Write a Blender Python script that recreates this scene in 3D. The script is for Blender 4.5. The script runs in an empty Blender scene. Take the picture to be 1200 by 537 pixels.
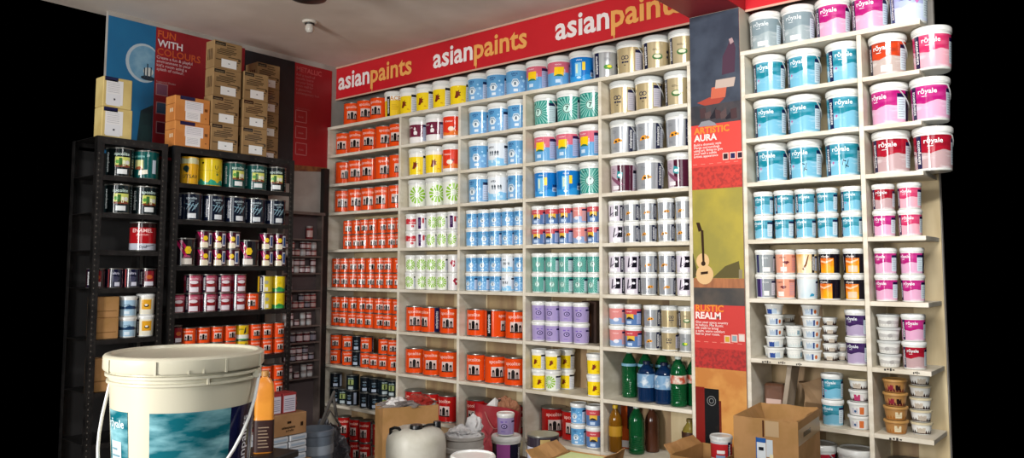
import bpy, bmesh, math, random
from mathutils import Vector, Matrix
random.seed(7)
R = math.radians
sc = bpy.context.scene
col = sc.collection

# ---------------------------------------------------------------- camera
FPX, YAW, PITCH, ROLL, CYP = 911.06, R(39.4384), R(4.4651), R(.0982), 244.796
CAM = Vector((5.294, -4.0, 1.62))
fwd = Vector((-math.sin(YAW)*math.cos(PITCH), math.cos(YAW)*math.cos(PITCH), math.sin(PITCH)))
r0 = Vector((math.cos(YAW), math.sin(YAW), 0)); u0 = r0.cross(fwd)
rgt = r0*math.cos(ROLL)+u0*math.sin(ROLL); up = -r0*math.sin(ROLL)+u0*math.cos(ROLL)
cd = bpy.data.cameras.new('camera'); cam = bpy.data.objects.new('camera', cd); col.objects.link(cam)
cam.matrix_world = Matrix(((rgt.x, up.x, -fwd.x, CAM.x), (rgt.y, up.y, -fwd.y, CAM.y), (rgt.z, up.z, -fwd.z, CAM.z), (0, 0, 0, 1)))
cd.sensor_width = 36; cd.lens = FPX*36/1200; cd.shift_y = -(268.5-CYP)/1200; cd.clip_start = .05
sc.camera = cam
# ---------------------------------------------------------------- world, lights, exposure
w = bpy.data.worlds.new('world'); sc.world = w; w.use_nodes = True
w.node_tree.nodes['Background'].inputs[0].default_value = (0, 0, 0, 1)
def area(name, loc, target, sx, sy, power, color=(1, 1, 1)):
    l = bpy.data.lights.new(name, 'AREA'); l.shape = 'RECTANGLE'; l.size = sx; l.size_y = sy; l.energy = power; l.color = color
    o = bpy.data.objects.new(name, l); col.objects.link(o); o.location = loc
    o.rotation_euler = (Vector(target)-Vector(loc)).to_track_quat('-Z', 'Y').to_euler(); return o
area('doorway_daylight', (3.0, -6.6, 1.95), (2.7, 0, 1.95), 0.95, 1.9, 285, (1, .98, .95))
area('broad_front_fill', (5.9, -6.0, 2.2), (3.2, 0, 1.9), 2.2, 1.6, 75, (.95, .98, 1))  # broad soft fill, added behind the camera in place of ambient light
area('overhead_fill', (5.0, -2.2, 3.2), (3.9, 0, 1.8), 1.3, .14, 62, (1, .99, .97))  # unseen strip lamp, added overhead to lighten the dark corner
sc.view_settings.view_transform = 'Standard'; sc.view_settings.look = 'None'
sc.view_settings.exposure = 0.0; sc.view_settings.gamma = 1
sc.cycles.use_denoising = True
sc.cycles.max_bounces = 6

# ---------------------------------------------------------------- photo geometry helpers
def ray(px, py): return rgt*(px-600) - up*(py-CYP) + fwd*FPX
def on_y(px, py, Y=0): v = ray(px, py); return CAM+v*((Y-CAM.y)/v.y)
def on_x(px, py, X=0): v = ray(px, py); return CAM+v*((X-CAM.x)/v.x)
def at_depth(px, py, dd): v = ray(px, py); return CAM+v*(dd/FPX)
def px_of(P): q = Vector(P)-CAM; return 600+FPX*q.dot(rgt)/q.dot(fwd)
def x_left(px, z, Yc, rad):
    """X of the centre of an upright cylinder on the line Y=Yc whose silhouette starts at column px"""
    lo, hi = -2, 7
    for _ in range(40):
        m = (lo+hi)/2
        if px_of((m, Yc, z)) < px: lo = m
        else: hi = m
    dx, dy = lo-CAM.x, Yc-CAM.y
    return lo+rad*math.hypot(dx, dy)/abs(dy)
def y_left(px, z, Xc, rad):
    lo, hi = -3.5, 1.5
    for _ in range(40):
        m = (lo+hi)/2
        if px_of((Xc, m, z)) < px: lo = m
        else: hi = m
    dx, dy = Xc-CAM.x, lo-CAM.y
    return lo+rad*math.hypot(dx, dy)/abs(dx)

# ---------------------------------------------------------------- materials
def lin(h):
    h = h.lstrip('#'); c = [int(h[i:i+2], 16)/255 for i in (0, 2, 4)]
    return tuple((x/12.92 if x <= .04045 else ((x+.055)/1.055)**2.4) for x in c)+(1,)
MATS = {}
def M(name, hexc, rough=.5, metal=0, trans=0, spec=.5, ior=1.45, hex2=None, scale=6, bump=0, stretch=(1, 1, 1), contrast=(.4, .6), detail=4, coat=0, emit=0):
    if name in MATS: return MATS[name]
    m = bpy.data.materials.new(name); m.use_nodes = True; nt = m.node_tree; b = nt.nodes['Principled BSDF']
    b.inputs['Base Color'].default_value = lin(hexc); b.inputs['Roughness'].default_value = rough
    b.inputs['Metallic'].default_value = metal; b.inputs['Transmission Weight'].default_value = trans
    b.inputs['Specular IOR Level'].default_value = spec; b.inputs['IOR'].default_value = ior; b.inputs['Coat Weight'].default_value = coat
    if emit:
        b.inputs['Emission Color'].default_value = lin(hexc); b.inputs['Emission Strength'].default_value = emit
    if hex2 or bump:
        tc = nt.nodes.new('ShaderNodeTexCoord'); mp = nt.nodes.new('ShaderNodeMapping'); mp.inputs['Scale'].default_value = stretch
        nz = nt.nodes.new('ShaderNodeTexNoise'); nz.inputs['Scale'].default_value = scale; nz.inputs['Detail'].default_value = detail
        nt.links.new(tc.outputs['Object'], mp.inputs[0]); nt.links.new(mp.outputs[0], nz.inputs['Vector'])
        if hex2:
            cr = nt.nodes.new('ShaderNodeValToRGB'); cr.color_ramp.elements[0].position = contrast[0]; cr.color_ramp.elements[1].position = contrast[1]
            cr.color_ramp.elements[0].color = lin(hexc); cr.color_ramp.elements[1].color = lin(hex2)
            nt.links.new(nz.outputs['Fac'], cr.inputs[0]); nt.links.new(cr.outputs[0], b.inputs['Base Color'])
        if bump:
            bp = nt.nodes.new('ShaderNodeBump'); bp.inputs['Strength'].default_value = bump; bp.inputs['Distance'].default_value = .01
            nt.links.new(nz.outputs['Fac'], bp.inputs['Height']); nt.links.new(bp.outputs[0], b.inputs['Normal'])
    MATS[name] = m; return m
def ink(h, rough=.13): return M('ink_'+h.lstrip('#'), h, rough)
def satin(h): return M('satin_'+h.lstrip('#'), h, .2, .45)
WHITE_PLASTIC = M('white_plastic', '#e2e3e0', .16, hex2='#dcddd8', scale=9)
GREY_PLASTIC = M('grey_plastic', '#bdc0be', .18)
STEEL = M('tin_steel', '#8d8d88', .3, .8)
DARK_STEEL = M('dark_tin_lid', '#3a3835', .35, .6)
SHELF = M('cream_painted_ply', '#ddd6c6', .5, hex2='#cbc2ae', scale=5, stretch=(1, 1, 3), bump=.05)
SHELF_BACK = M('pale_ply_back', '#d6c59f', .6, hex2='#c4b088', scale=3, stretch=(3, 1, .6))
CARDBOARD = M('cardboard_brown', '#a77d4e', .8, hex2='#96703f', scale=7, bump=.1)
CARDBOARD_OR = M('cardboard_orange', '#c98542', .75, hex2='#bb7435', scale=6)
CARDBOARD_YE = M('cardboard_yellow', '#cdb878', .75, hex2='#bfa868', scale=6)
CARDBOARD_TAN = M('cardboard_tan', '#96784f', .8, hex2='#876a44', scale=6)
RACK = M('black_rack_steel', '#131212', .45, .3, hex2='#22201f', scale=14)

# ---------------------------------------------------------------- object helpers
def tag(o, label=None, cat=None, group=None, kind=None):
    if label:
        n = len(label.replace(',', ' ').split())
        assert 4 <= n <= 16, (n, label)
        o['label'] = label
    if cat: o['category'] = cat
    if group: o['group'] = group
    if kind: o['kind'] = kind
    return o
def empty(name, loc=(0, 0, 0), rz=0, label=None, cat=None, group=None):
    o = bpy.data.objects.new(name, None); o.empty_display_size = .05; col.objects.link(o)
    o.location = loc; o.rotation_euler = (0, 0, rz); return tag(o, label, cat, group)
def link(name, me, parent=None, loc=None, rz=0, label=None):
    o = bpy.data.objects.new(name, me); col.objects.link(o)
    if parent: o.parent = parent
    if loc is not None: o.location = loc
    if rz: o.rotation_euler = (0, 0, rz)
    if label: o['label'] = label
    return o
class MB:
    """collects faces into one mesh"""
    def __init__(s): s.v = []; s.f = []; s.m = []; s.mats = []; s.sm = []
    def mi(s, mat):
        if mat not in s.mats: s.mats.append(mat)
        return s.mats.index(mat)
    def add(s, vs, fs, mat, smooth=False):
        n = len(s.v); s.v += [tuple(x) for x in vs]; k = s.mi(mat)
        for f in fs: s.f.append(tuple(i+n for i in f)); s.m.append(k); s.sm.append(smooth)
    def box(s, x0, y0, z0, x1, y1, z1, mat, mtx=None):
        vs = [Vector(p) for p in ((x0, y0, z0), (x1, y0, z0), (x1, y1, z0), (x0, y1, z0), (x0, y0, z1), (x1, y0, z1), (x1, y1, z1), (x0, y1, z1))]
        if mtx: vs = [mtx@p for p in vs]
        s.add(vs, [(3, 2, 1, 0), (4, 5, 6, 7), (0, 1, 5, 4), (1, 2, 6, 5), (2, 3, 7, 6), (3, 0, 4, 7)], mat)
    def quad(s, a, b, c, d, mat): s.add([a, b, c, d], [(0, 1, 2, 3)], mat)
    def lathe(s, prof, seg, mat, cx=0, cy=0, smooth=True, mtx=None):
        vs = []; fs = []
        for (r, z) in prof:
            for i in range(seg):
                a = 2*math.pi*i/seg; vs.append(Vector((cx+r*math.cos(a), cy+r*math.sin(a), z)))
        for j in range(len(prof)-1):
            for i in range(seg):
                k = (i+1) % seg; fs.append((j*seg+i, j*seg+k, (j+1)*seg+k, (j+1)*seg+i))
        if prof[0][0] > 1e-4: fs.append(tuple(reversed(range(seg))))
        if prof[-1][0] > 1e-4: fs.append(tuple((len(prof)-1)*seg+i for i in range(seg)))
        if mtx: vs = [mtx@v for v in vs]
        s.add(vs, fs, mat, smooth)
    def tube(s, pts, rad, mat, seg=8):
        pts = [Vector(p) for p in pts]; vs = []; fs = []
        for i, p in enumerate(pts):
            t = (pts[min(i+1, len(pts)-1)]-pts[max(i-1, 0)]).normalized()
            a = t.orthogonal().normalized() if i == 0 else (pa-t*pa.dot(t)).normalized()
            pa = a; b = t.cross(a)
            for k in range(seg):
                g = 2*math.pi*k/seg; vs.append(p+(a*math.cos(g)+b*math.sin(g))*rad)
        for i in range(len(pts)-1):
            for k in range(seg):
                q = (k+1) % seg; fs.append((i*seg+k, i*seg+q, (i+1)*seg+q, (i+1)*seg+k))
        fs.append(tuple(reversed(range(seg)))); fs.append(tuple((len(pts)-1)*seg+k for k in range(seg)))
        s.add(vs, fs, mat, True)
    def mesh(s, name, sharp=35, bevel=0):
        me = bpy.data.meshes.new(name); me.from_pydata(s.v, [], s.f)
        for m in s.mats: me.materials.append(m)
        me.polygons.foreach_set('material_index', s.m); me.polygons.foreach_set('use_smooth', s.sm)
        me.update()
        if bevel:
            bm = bmesh.new(); bm.from_mesh(me); bmesh.ops.remove_doubles(bm, verts=bm.verts, dist=1e-5)
            es = [e for e in bm.edges if len(e.link_faces) == 2 and e.calc_face_angle(0) > .6]
            bmesh.ops.bevel(bm, geom=es, offset=bevel, segments=1, affect='EDGES', clamp_overlap=True)
            bm.to_mesh(me); bm.free()
        if any(s.sm): me.set_sharp_from_angle(angle=R(sharp))
        return me
    def build(s, name, parent=None, loc=None, rz=0, label=None, bevel=0, sharp=35):
        return link(name, s.mesh(name, sharp, bevel), parent, loc, rz, label)
def copy_tree(o, parent=None):
    c = o.copy(); col.objects.link(c)
    if parent: c.parent = parent
    for ch in list(o.children): copy_tree(ch, c)
    return c
def copy_thing(root, loc, rz, label, group):
    kids = list(root.children)
    r = root.copy(); col.objects.link(r); r.location = loc; r.rotation_euler = (0, 0, rz); r['label'] = label; r['group'] = group
    for ch in kids: copy_tree(ch, r)
    return r

# ---------------------------------------------------------------- text as 2D meshes
_T = {}
def text2d(s, bold=.012):
    k = (s, bold)
    if k in _T: return _T[k]
    c = bpy.data.curves.new('t', 'FONT'); c.body = s; c.size = 1; c.offset = bold; c.resolution_u = 2; c.align_x = 'CENTER'
    o = bpy.data.objects.new('t', c); col.objects.link(o)
    dg = bpy.context.evaluated_depsgraph_get(); me = bpy.data.meshes.new_from_object(o.evaluated_get(dg))
    vs = [(v.co.x, v.co.y) for v in me.vertices]; fs = [tuple(p.vertices) for p in me.polygons]
    bpy.data.objects.remove(o); bpy.data.curves.remove(c); bpy.data.meshes.remove(me)
    if vs:
        x0 = min(v[0] for v in vs); x1 = max(v[0] for v in vs); m = (x0+x1)/2; vs = [(v[0]-m, v[1]) for v in vs]
    _T[k] = (vs, fs, (x1-x0) if vs else 0); return _T[k]
def flat_text(mb, s, org, xd, ud, width, mat, bold=.012, align='C', size=None, squash=1):
    """text centred at org; width in metres (or size = font size)"""
    vs, fs, w_ = text2d(s, bold); k = size if size else width/w_
    xd, ud, org = Vector(xd), Vector(ud), Vector(org)
    off = 0 if align == 'C' else w_*k/2*squash
    mb.add([org+xd*(v[0]*k*squash+off)+ud*(v[1]*k) for v in vs], fs, mat)
    return w_*k

# ---------------------------------------------------------------- printed wrap-around labels
class Art:
    """draws in (u = degrees round the can, v = 0..1 up the label); 0 deg is the front"""
    def __init__(s, rb, rt, H, z0, z1, seg):
        s.rb, s.rt, s.H, s.z0, s.z1, s.seg = rb, rt, H, z0, z1, seg
        s.mb = MB(); s.R = (rb+rt)/2; s.step = 2*math.pi*s.R/seg; s.h = z1-z0; s.k = math.degrees(s.h/s.R)   # degrees per v
    def w(s, a, z, L):
        r = s.rb+(s.rt-s.rb)*z/s.H+.0006*L+.0004; return (r*math.sin(a), -r*math.cos(a), z)
    def band(s, v0, v1, mat, L=0, u0=-180, u1=180, amp=0, n=3, ph=0, amp0=0):
        k = max(1, round((u1-u0)/360*s.seg)); 
        if amp or amp0: k *= 2
        vs = []; fs = []
        for i in range(k+1):
            u = R(u0+(u1-u0)*i/k)
            a1 = amp*math.sin(n*u+ph)+.35*amp*math.sin(2.3*n*u+2*ph); a0 = amp0*math.sin(n*u+ph+1)
            vs += [s.w(u, s.z0+(v0+a0)*s.h, L), s.w(u, s.z0+(v1+a1)*s.h, L)]
        for i in range(k): fs.append((2*i, 2*i+2, 2*i+3, 2*i+1))
        s.mb.add(vs, fs, mat, True)
    def _wrap(s, vs, fs, mat, L):
        bm = bmesh.new(); bv = [bm.verts.new((x, y, 0)) for x, y in vs]
        for f in fs:
            try: bm.faces.new([bv[i] for i in f])
            except ValueError: pass
        xs = [v[0] for v in vs]; st = s.step
        for k in range(math.ceil(min(xs)/st), math.floor(max(xs)/st)+1):
            bmesh.ops.bisect_plane(bm, geom=bm.verts[:]+bm.edges[:]+bm.faces[:], plane_co=(k*st, 0, 0), plane_no=(1, 0, 0), dist=1e-7)
        bm.verts.index_update()
        s.mb.add([s.w(v.co.x/s.R, v.co.y, L) for v in bm.verts], [[v.index for v in f.verts] for f in bm.faces], mat, True); bm.free()
    def xy(s, u, v): return (R(u)*s.R, s.z0+v*s.h)
    def poly(s, pts, mat, L=1):
        P = [s.xy(*p) for p in pts]
        ar = sum(P[i][0]*P[(i+1) % len(P)][1]-P[(i+1) % len(P)][0]*P[i][1] for i in range(len(P)))
        if ar < 0: P.reverse()
        s._wrap(P, [tuple(range(len(P)))], mat, L)
    def rect(s, u0, v0, u1, v1, mat, L=1): s.poly([(u0, v0), (u1, v0), (u1, v1), (u0, v1)], mat, L)
    def ell(s, u, v, rv, mat, L=1, asp=1, n=14): s.poly([(u+rv*s.k*asp*math.cos(2*math.pi*i/n), v+rv*math.sin(2*math.pi*i/n)) for i in range(n)], mat, L)
    def ring(s, u, v, rv, t, mat, L=1, n=14):
        vs = []
        for rr in (rv, rv-t):
            for i in range(n):
                a = 2*math.pi*i/n; vs.append(s.xy(u+rr*s.k*math.cos(a), v+rr*math.sin(a)))
        s._wrap(vs, [(i, (i+1) % n, n+(i+1) % n, n+i) for i in range(n)], mat, L)
    def text(s, t, u, v, size, mat, L=2, rot=0, bold=.01):
        vs, fs, w_ = text2d(t, bold); k = size*s.h; x, y = s.xy(u, v); c, q = math.cos(R(rot)), math.sin(R(rot))
        s._wrap([(x+k*(a*c-b*q), y+k*(a*q+b*c)) for a, b in vs], fs, mat, L)
    def rays(s, u, v, r0, r1, n, mat, L=1, duty=.5, clip=(0, 1)):
        for i in range(n):
            a = 2*math.pi*i/n; b = a+2*math.pi/n*duty; pts = []
            for g, r in ((a, r0), (a, r1), (b, r1), (b, r0)):
                x, y = u+r*s.k*math.cos(g), v+r*math.sin(g); pts.append((x, min(max(y, clip[0]), clip[1])))
            s.poly(pts, mat, L)
    def lines(s, u0, u1, v0, v1, n, mat, L=2):
        for i in range(n):
            vv = v1-(v1-v0)*(i+.5)/n; s.rect(u0, vv-.008, u0+(u1-u0)*(.7+.3*((i*7) % 4)/3), vv+.008, mat, L)
    def strip(s, u0=-112, u1=-84, mat=None, tx='#f2f2f2', L=1.5):
        s.rect(u0, 0.0, u1, 1.0, mat or ink('#141a3c'), L); s.text('asianpaints', (u0+u1)/2+s.k*.045, .5, .17, ink(tx), L+1, 90)
    def info(s, u0=52, u1=100, v0=.1, v1=.9, head='#20244a', bg='#ccd0da'):
        s.rect(u1, 0, u1+18, 1, ink('#15182e'), 1.4)  # navy print strip, also painting in the shade of the gaps between cans
        s.rect(u0, v0, u1, v1, ink(bg), 1.5); s.rect(u0, v1-.12, u1, v1, ink(head), 2.2)
        s.lines(u0+4, u1-4, v0+.04, v1-.16, 8, ink('#8b90a4'), 2.4)

def c(h): return ink(h)
def a_arch(A, base='#e34a14'):
    A.band(0, 1, c(base), 0)
    for q in (0, 180):
        A.text('apcolite', q-4, .76, .19, c('#f6c9bd'), 1)
        A.rect(q+24, .79, q+36, .82, c('#f3a33a'), 1)
        A.rect(q-30, .24, q+30, .62, c('#d9c3bb'), 1)
        for du, wd, hh in ((-19, 12, .26), (0, 17, .34), (19, 12, .26)):
            pts = [(q+du-wd/2, .25), (q+du+wd/2, .25)]+[(q+du+wd/2*math.cos(t*math.pi/6), .25+hh*.72+hh*.26*math.sin(t*math.pi/6)) for t in range(7)]
            A.poly(pts, c('#15100f'), 2)
            if wd == 12: A.rect(q+du-2, .25, q+du+2, .25+hh*.6, c('#b9a39d'), 3)
        A.rect(q-30, .2, q+30, .245, c('#3a1512'), 2)
    A.strip(-104, -76, c('#171516')); A.strip(66, 94, c('#1a1f49'))
    A.lines(100, 140, .15, .6, 6, c('#f3b9a6'))
def a_crimson(A): a_arch(A, '#b01a18')
def a_yellow(A):
    A.band(0, .86, c('#f2d21c'), 0); A.band(.86, 1, c('#eceae2'), 0)
    for q in (-6, 175):
        A.poly([(q-22, .28), (q-8, .26), (q+2, .36), (q+14, .38), (q+6, .46), (q+14, .54), (q+2, .56), (q+6, .66), (q-6, .58), (q-14, .62), (q-15, .46)], c('#7a2f16'), 1)
        A.lines(q+16, q+30, .16, .22, 2, c('#c06a20'))
    A.info(34, 78, 0, .92, '#1d1d22', '#d8dbe0'); A.strip(-96, -74, c('#141414'))
def a_ace(A):
    A.band(0, .8, c('#f0c92a'), 0); A.band(.8, 1, c('#efede6'), 0); A.text('ACE', 0, .8, .3, c('#d38a16'), 1)
    A.lines(-20, 20, .3, .6, 4, c('#b88a16')); A.strip(-52, -30, c('#101010')); A.info(40, 80, .05, .75)
def a_maroon(A):
    A.band(0, 1, c('#e8e5e4'), 0); A.band(.28, .88, c('#6b1d38'), 1)
    A.ell(0, .48, .1, c('#efe9ea'), 2); A.ell(-3, .66, .055, c('#efe9ea'), 2); A.rect(-9, .38, 9, .46, c('#efe9ea'), 2); A.poly([(-6, .68), (-4, .78), (-1, .7)], c('#efe9ea'), 2); A.poly([(1, .68), (0, .76), (-3, .7)], c('#efe9ea'), 2)
    A.text('tractor', -32, .72, .1, c('#e7cbd2'), 2); A.info(42, 92, .1, .88, '#20244a', '#b9c2dc')
def a_flame(A):
    A.band(0, 1, c('#e03a22'), 0); A.band(0, .3, c('#e9772c'), 1, amp=.07, n=4)
    A.band(0, .12, c('#ece7e0'), 1.6); A.text('tractor', -8, .74, .14, c('#f7dcd4'), 2)
    A.ell(4, .42, .11, c('#f3e3cf'), 2, 1.4); A.ell(22, .5, .06, c('#8f1420'), 2); A.info(50, 90, .1, .85)
def a_greenstar(A):
    A.band(0, 1, c('#e9ecdf'), 0)
    for q in (-4, 170):
        A.rays(q, .52, .13, .42, 13, c('#8cc22a'), 1, .62, (.08, .95)); A.ell(q, .52, .1, c('#f4f6ee'), 2); A.lines(q-9, q+9, .44, .6, 3, c('#5d8a28'), 3)
    A.info(46, 96, .06, .94, '#2a2a3a', '#d2d6dd')
def a_bluehex(A):
    A.band(0, 1, c('#5b9bca'), 0); A.band(0, .55, c('#78addb'), .6, amp=.05, n=2)
    for q in (-14, 165):
        for i in range(6): pass
        A.ell(q, .46, .2, c('#dbe9f3'), 1.4, n=6); A.ell(q, .46, .17, c('#8fa9bd'), 2, n=6); A.ell(q, .42, .12, c('#e4edf2'), 2.6, 1.2); A.rect(q-5, .36, q+5, .5, c('#5f7486'), 3.2)
        A.text('APEX', q-4, .82, .13, c('#21407a'), 2); A.rect(q-16, .76, q+4, .79, c('#31598f'), 2)
        A.rect(q-8, .08, q+14, .2, c('#dfeaf4'), 2)
    for du, vv, rr in ((20, .3, .05), (28, .55, .06), (18, .72, .04), (34, .2, .04)): A.ell(du, vv, rr, c('#a8d8f4'), 1.6)
    A.info(44, 88, .06, .86, '#15254c', '#cbdaf0')
def a_whitehouse(A):
    A.band(0, 1, c('#dfe6ec'), 0); A.band(0, .3, c('#8cc6ea'), .6, amp=.06, n=4)
    for q in (-6, 172):
        A.text('APEX', q-16, .78, .13, c('#26303c'), 2)
        for du in (-22, -8, 8, 20):
            A.rect(q+du-4, .46, q+du+4, .6, c('#47525e'), 2); A.poly([(q+du-6, .6), (q+du+6, .6), (q+du, .68)], c('#2f3a46'), 2.6); A.rect(q+du-1.5, .46, q+du+1.5, .54, c('#d6dee4'), 3)
        for du, vv in ((-10, .2), (10, .24), (24, .14)): A.ell(q+du, vv, .07, c('#bfe0f4'), 2)
    A.info(46, 90, .1, .9, '#1c2030', '#d7dde6')
def a_pink(A):
    A.band(0, 1, c('#5a8fb8'), 0); A.band(.55, 1, c('#cf6478'), .8); A.band(.0, .55, c('#5f9fcf'), .8, amp=0)
    for q in (-8, 170):
        A.text('tractor', q-8, .86, .1, c('#f7d7dd'), 2); A.poly([(q-30, .42), (q+16, .4), (q+18, .78), (q-26, .78)], c('#f3c614'), 2); A.poly([(q-30, .4), (q+18, .38), (q+8, .46), (q-10, .48)], c('#2d6e53'), 3)
        A.rect(q-22, .12, q+2, .26, c('#c6dcee'), 2); A.text('sheen', q+24, .58, .1, c('#f0e4ea'), 2, 90)
    A.info(36, 74, .08, .92, '#2a1c48', '#a6b1d4')
def a_brightblue(A):
    A.band(0, 1, c('#1173c0'), 0); A.band(0, .24, c('#2d93d6'), .6, amp=.05)
    for q in (-14, 168):
        A.rect(q-26, .22, q+4, .78, c('#79bfe6'), 1.4); A.rect(q-22, .34, q-12, .72, c('#cfe0c8'), 2); A.rect(q+8, .46, q+22, .8, c('#eccb2a'), 2); A.text('ultima', q-6, .86, .1, c('#d6ecfa'), 2)
        A.ell(q-8, .16, .05, c('#bfe0f4'), 2, 2)
    A.info(34, 62, .2, .5, '#0c3c7a', '#b9d4ee'); A.strip(74, 92, c('#0b1838'))
def a_teal(A):
    A.band(0, 1, c('#2b8a7f'), 0)
    for q in (-10, 168):
        A.rays(q, .5, .2, .62, 22, c('#8cc6ba'), 1, .4, (.03, .97)); A.ell(q, .5, .2, c('#bfe4da'), 2); A.ring(q, .5, .19, .03, c('#194f48'), 2.6); A.text('7', q, .42, .26, c('#15302c'), 3, bold=.03)
    A.info(40, 82, .06, .88, '#161a3e', '#c2d8dc'); A.text('apex', -34, .84, .12, c('#0f4f50'), 2)
def a_gold(A):
    A.band(0, 1, satin('#c6b48a'), 0)
    for q in (0, 175):
        A.ring(q-8, .6, .085, .03, c('#23233c'), 1); A.ring(q+8, .6, .085, .03, c('#23233c'), 1); A.ell(q-10, .42, .04, c('#23233c'), 1, 1.3); A.ell(q+2, .42, .035, c('#23233c'), 1, 1.3); A.ell(q+12, .42, .035, c('#23233c'), 1, 1.3); A.ell(q, .3, .02, c('#4b4038'), 1, 2)
    A.info(46, 86, .08, .9, '#17193a', '#b9b6c2')
def a_goldgreen(A):
    A.band(0, 1, satin('#c4b590'), 0)
    for q in (0, 178):
        A.ell(q, .42, .12, c('#3c6a3a'), 1, 1.7); A.ell(q, .44, .07, c('#d7d6b8'), 2, 2); A.lines(q-20, q+8, .66, .74, 2, c('#403a2e'), 1)
    A.strip(-66, -44, c('#131a36')); A.ell(48, .62, .06, c('#22223a'), 2); A.ell(48, .42, .05, c('#22223a'), 2)
def a_silver(A):
    A.band(0, 1, satin('#b4b8bd'), 0)
    for q in (-4, 174):
        A.poly([(q-22, .34), (q+20, .4), (q+24, .46), (q+8, .54), (q-10, .52), (q-18, .44)], c('#e3962a'), 1); A.ell(q-6, .42, .045, c('#3c3426'), 2, 1.3); A.ell(q+10, .46, .035, c('#5b4a2e'), 2, 1.3)
        A.lines(q-26, q-4, .74, .88, 3, c('#6d7076'), 1); A.lines(q-26, q-2, .12, .2, 3, c('#7d8088'), 1)
    A.strip(46, 68, c('#23263e')); A.info(70, 100, .1, .9)
def a_silvergreen(A):
    A.band(0, 1, satin('#b4b8ba'), 0)
    for q in (0, 176): A.ell(q, .4, .1, c('#4d8c3c'), 1, 1.8); A.ell(q+6, .42, .055, c('#e6e04a'), 2, 1.8); A.lines(q-18, q+14, .66, .78, 3, c('#6f757c'), 1)
    A.strip(-66, -42, c('#141a3c')); A.ell(46, .5, .06, c('#22232c'), 2)
def a_plum(A):
    A.band(0, 1, c('#b9a7b4'), 0); A.rect(-22, .0, 46, 1, c('#47182c'), 1); A.poly([(-60, .62), (-20, .4), (10, .22), (-20, .22), (-60, .5)], c('#7d4a62'), 1.6)
    A.poly([(-26, .52), (-2, .46), (2, .7), (-22, .78)], c('#2b8b92'), 2); A.ell(-12, .6, .06, c('#d9ecec'), 3, 1.3); A.rect(-50, .05, -16, .2, c('#e6e2e6'), 2); A.lines(-52, -30, .66, .9, 4, c('#6e5266'), 2)
    A.info(48, 84, .1, .8, '#151526', '#c6c4cf')
def a_mono(A):
    A.band(0, 1, c('#cfc8d4'), 0); A.poly([(-6, .3), (34, .3), (34, .95), (0, .95), (6, .62)], c('#15131c'), 1); A.poly([(-34, .3), (-24, .3), (-16, .9), (-24, .9)], c('#2a2233'), 1)
    A.ell(16, .66, .07, c('#e9e6ee'), 2, 1.4); A.rect(-34, .03, 20, .24, c('#f0eef2'), 2); A.poly([(-20, .34), (2, .5), (2, .56), (-20, .44)], c('#57495f'), 2)
    A.strip(46, 70, c('#14112a')); A.info(72, 110)
def a_rainbow(A):
    A.band(0, 1, c('#5677a8'), 0); A.band(.66, 1, c('#c24a52'), .8)
    for q in (-10, 170):
        A.rect(q-30, .36, q+26, .68, c('#dcb040'), 1.5); A.poly([(q-30, .36), (q+26, .36), (q+8, .48), (q-8, .52), (q-22, .46)], c('#2e2c30'), 2.2); A.text('tractor', q-6, .8, .13, c('#f4d3d0'), 2); A.rect(q-26, .08, q+10, .26, c('#b8cde6'), 2)
    A.info(38, 76, .08, .86, '#1d2150', '#9fadd6')
def a_salmon(A):
    A.band(0, 1, c('#d98a86'), 0); A.band(0, .36, c('#8ea6cc'), .8, amp=.06, n=3); A.text('tractor', -8, .76, .13, c('#f6e0dc'), 2)
    A.ell(-6, .3, .12, c('#dfe0ea'), 2, 1.5); A.info(36, 72, .1, .9, '#1d2150', '#d39b98')
def a_lilac(A):
    A.band(0, 1, c('#a495c2'), 0)
    for q in (-6, 172):
        A.ell(q, .5, .15, c('#2b2050'), 1, 1.35); A.ell(q, .5, .1, c('#b9a8dc'), 2, 1.4); A.ell(q+1, .5, .055, c('#1d1636'), 3); A.rect(q-26, .72, q-6, .8, c('#7a5fb4'), 1); A.rect(q+6, .74, q+20, .8, c('#7a5fb4'), 1)
        A.lines(q-22, q+10, .14, .24, 3, c('#7d69b2'), 1)
    A.info(46, 84, .06, .84, '#241c50', '#b6a5da')
def a_redwhite(A):
    A.band(0, 1, c('#e6e0de'), 0); A.band(.46, .86, c('#c8303a'), 1, amp=.03, n=5); A.text('primer', -6, .56, .2, c('#f6e6e4'), 2); A.ell(-4, .3, .1, c('#bf2f3c'), 2, 1.3); A.info(40, 80)
def a_whitepurple(A):
    A.band(0, 1, c('#e5e1e6'), 0); A.rect(-16, .06, 14, .96, c('#3d1c4c'), 1); A.lines(-12, 10, .3, .8, 6, c('#bfa7cc'), 2); A.rect(22, .5, 40, .9, c('#b33a44'), 1); A.info(44, 84)
def a_maroonwhite(A):
    A.band(0, 1, c('#e6e2e2'), 0); A.poly([(-24, .62), (-6, .86), (20, .8), (20, .4), (0, .3), (-10, .5)], c('#a3203a'), 1); A.ell(8, .6, .08, c('#ece6e8'), 2); A.info(40, 80, head='#601a2c')
def royal(A, top, bot, dark='#14204a', txt=True, panel=None, tc='#f2fafc', t2=None):
    m1 = M('wave_'+top, top, .13, hex2=t2 or bot, scale=7, stretch=(1, 1, 4), contrast=(.45, .75)); m2 = M('wave2_'+bot, bot, .14, hex2='#f0f4f6', scale=9, stretch=(1, 1, 3.5), contrast=(.5, .8))
    A.band(0, 1, m1, 0); A.band(0, .46, m2, .8, amp=.06, n=2, ph=.6); A.band(.44, .5, c(dark) if False else m2, .5, amp=.05, n=3, amp0=.05)
    A.text('r\u014dyale', -12, .76, .21, c(tc), 2); A.lines(-30, -6, .64, .7, 1, c(tc), 2)
    A.strip(-70, -50, c(dark))
    A.info(50, 84, .1, .9, dark, panel or '#cfe0e8')
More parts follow.
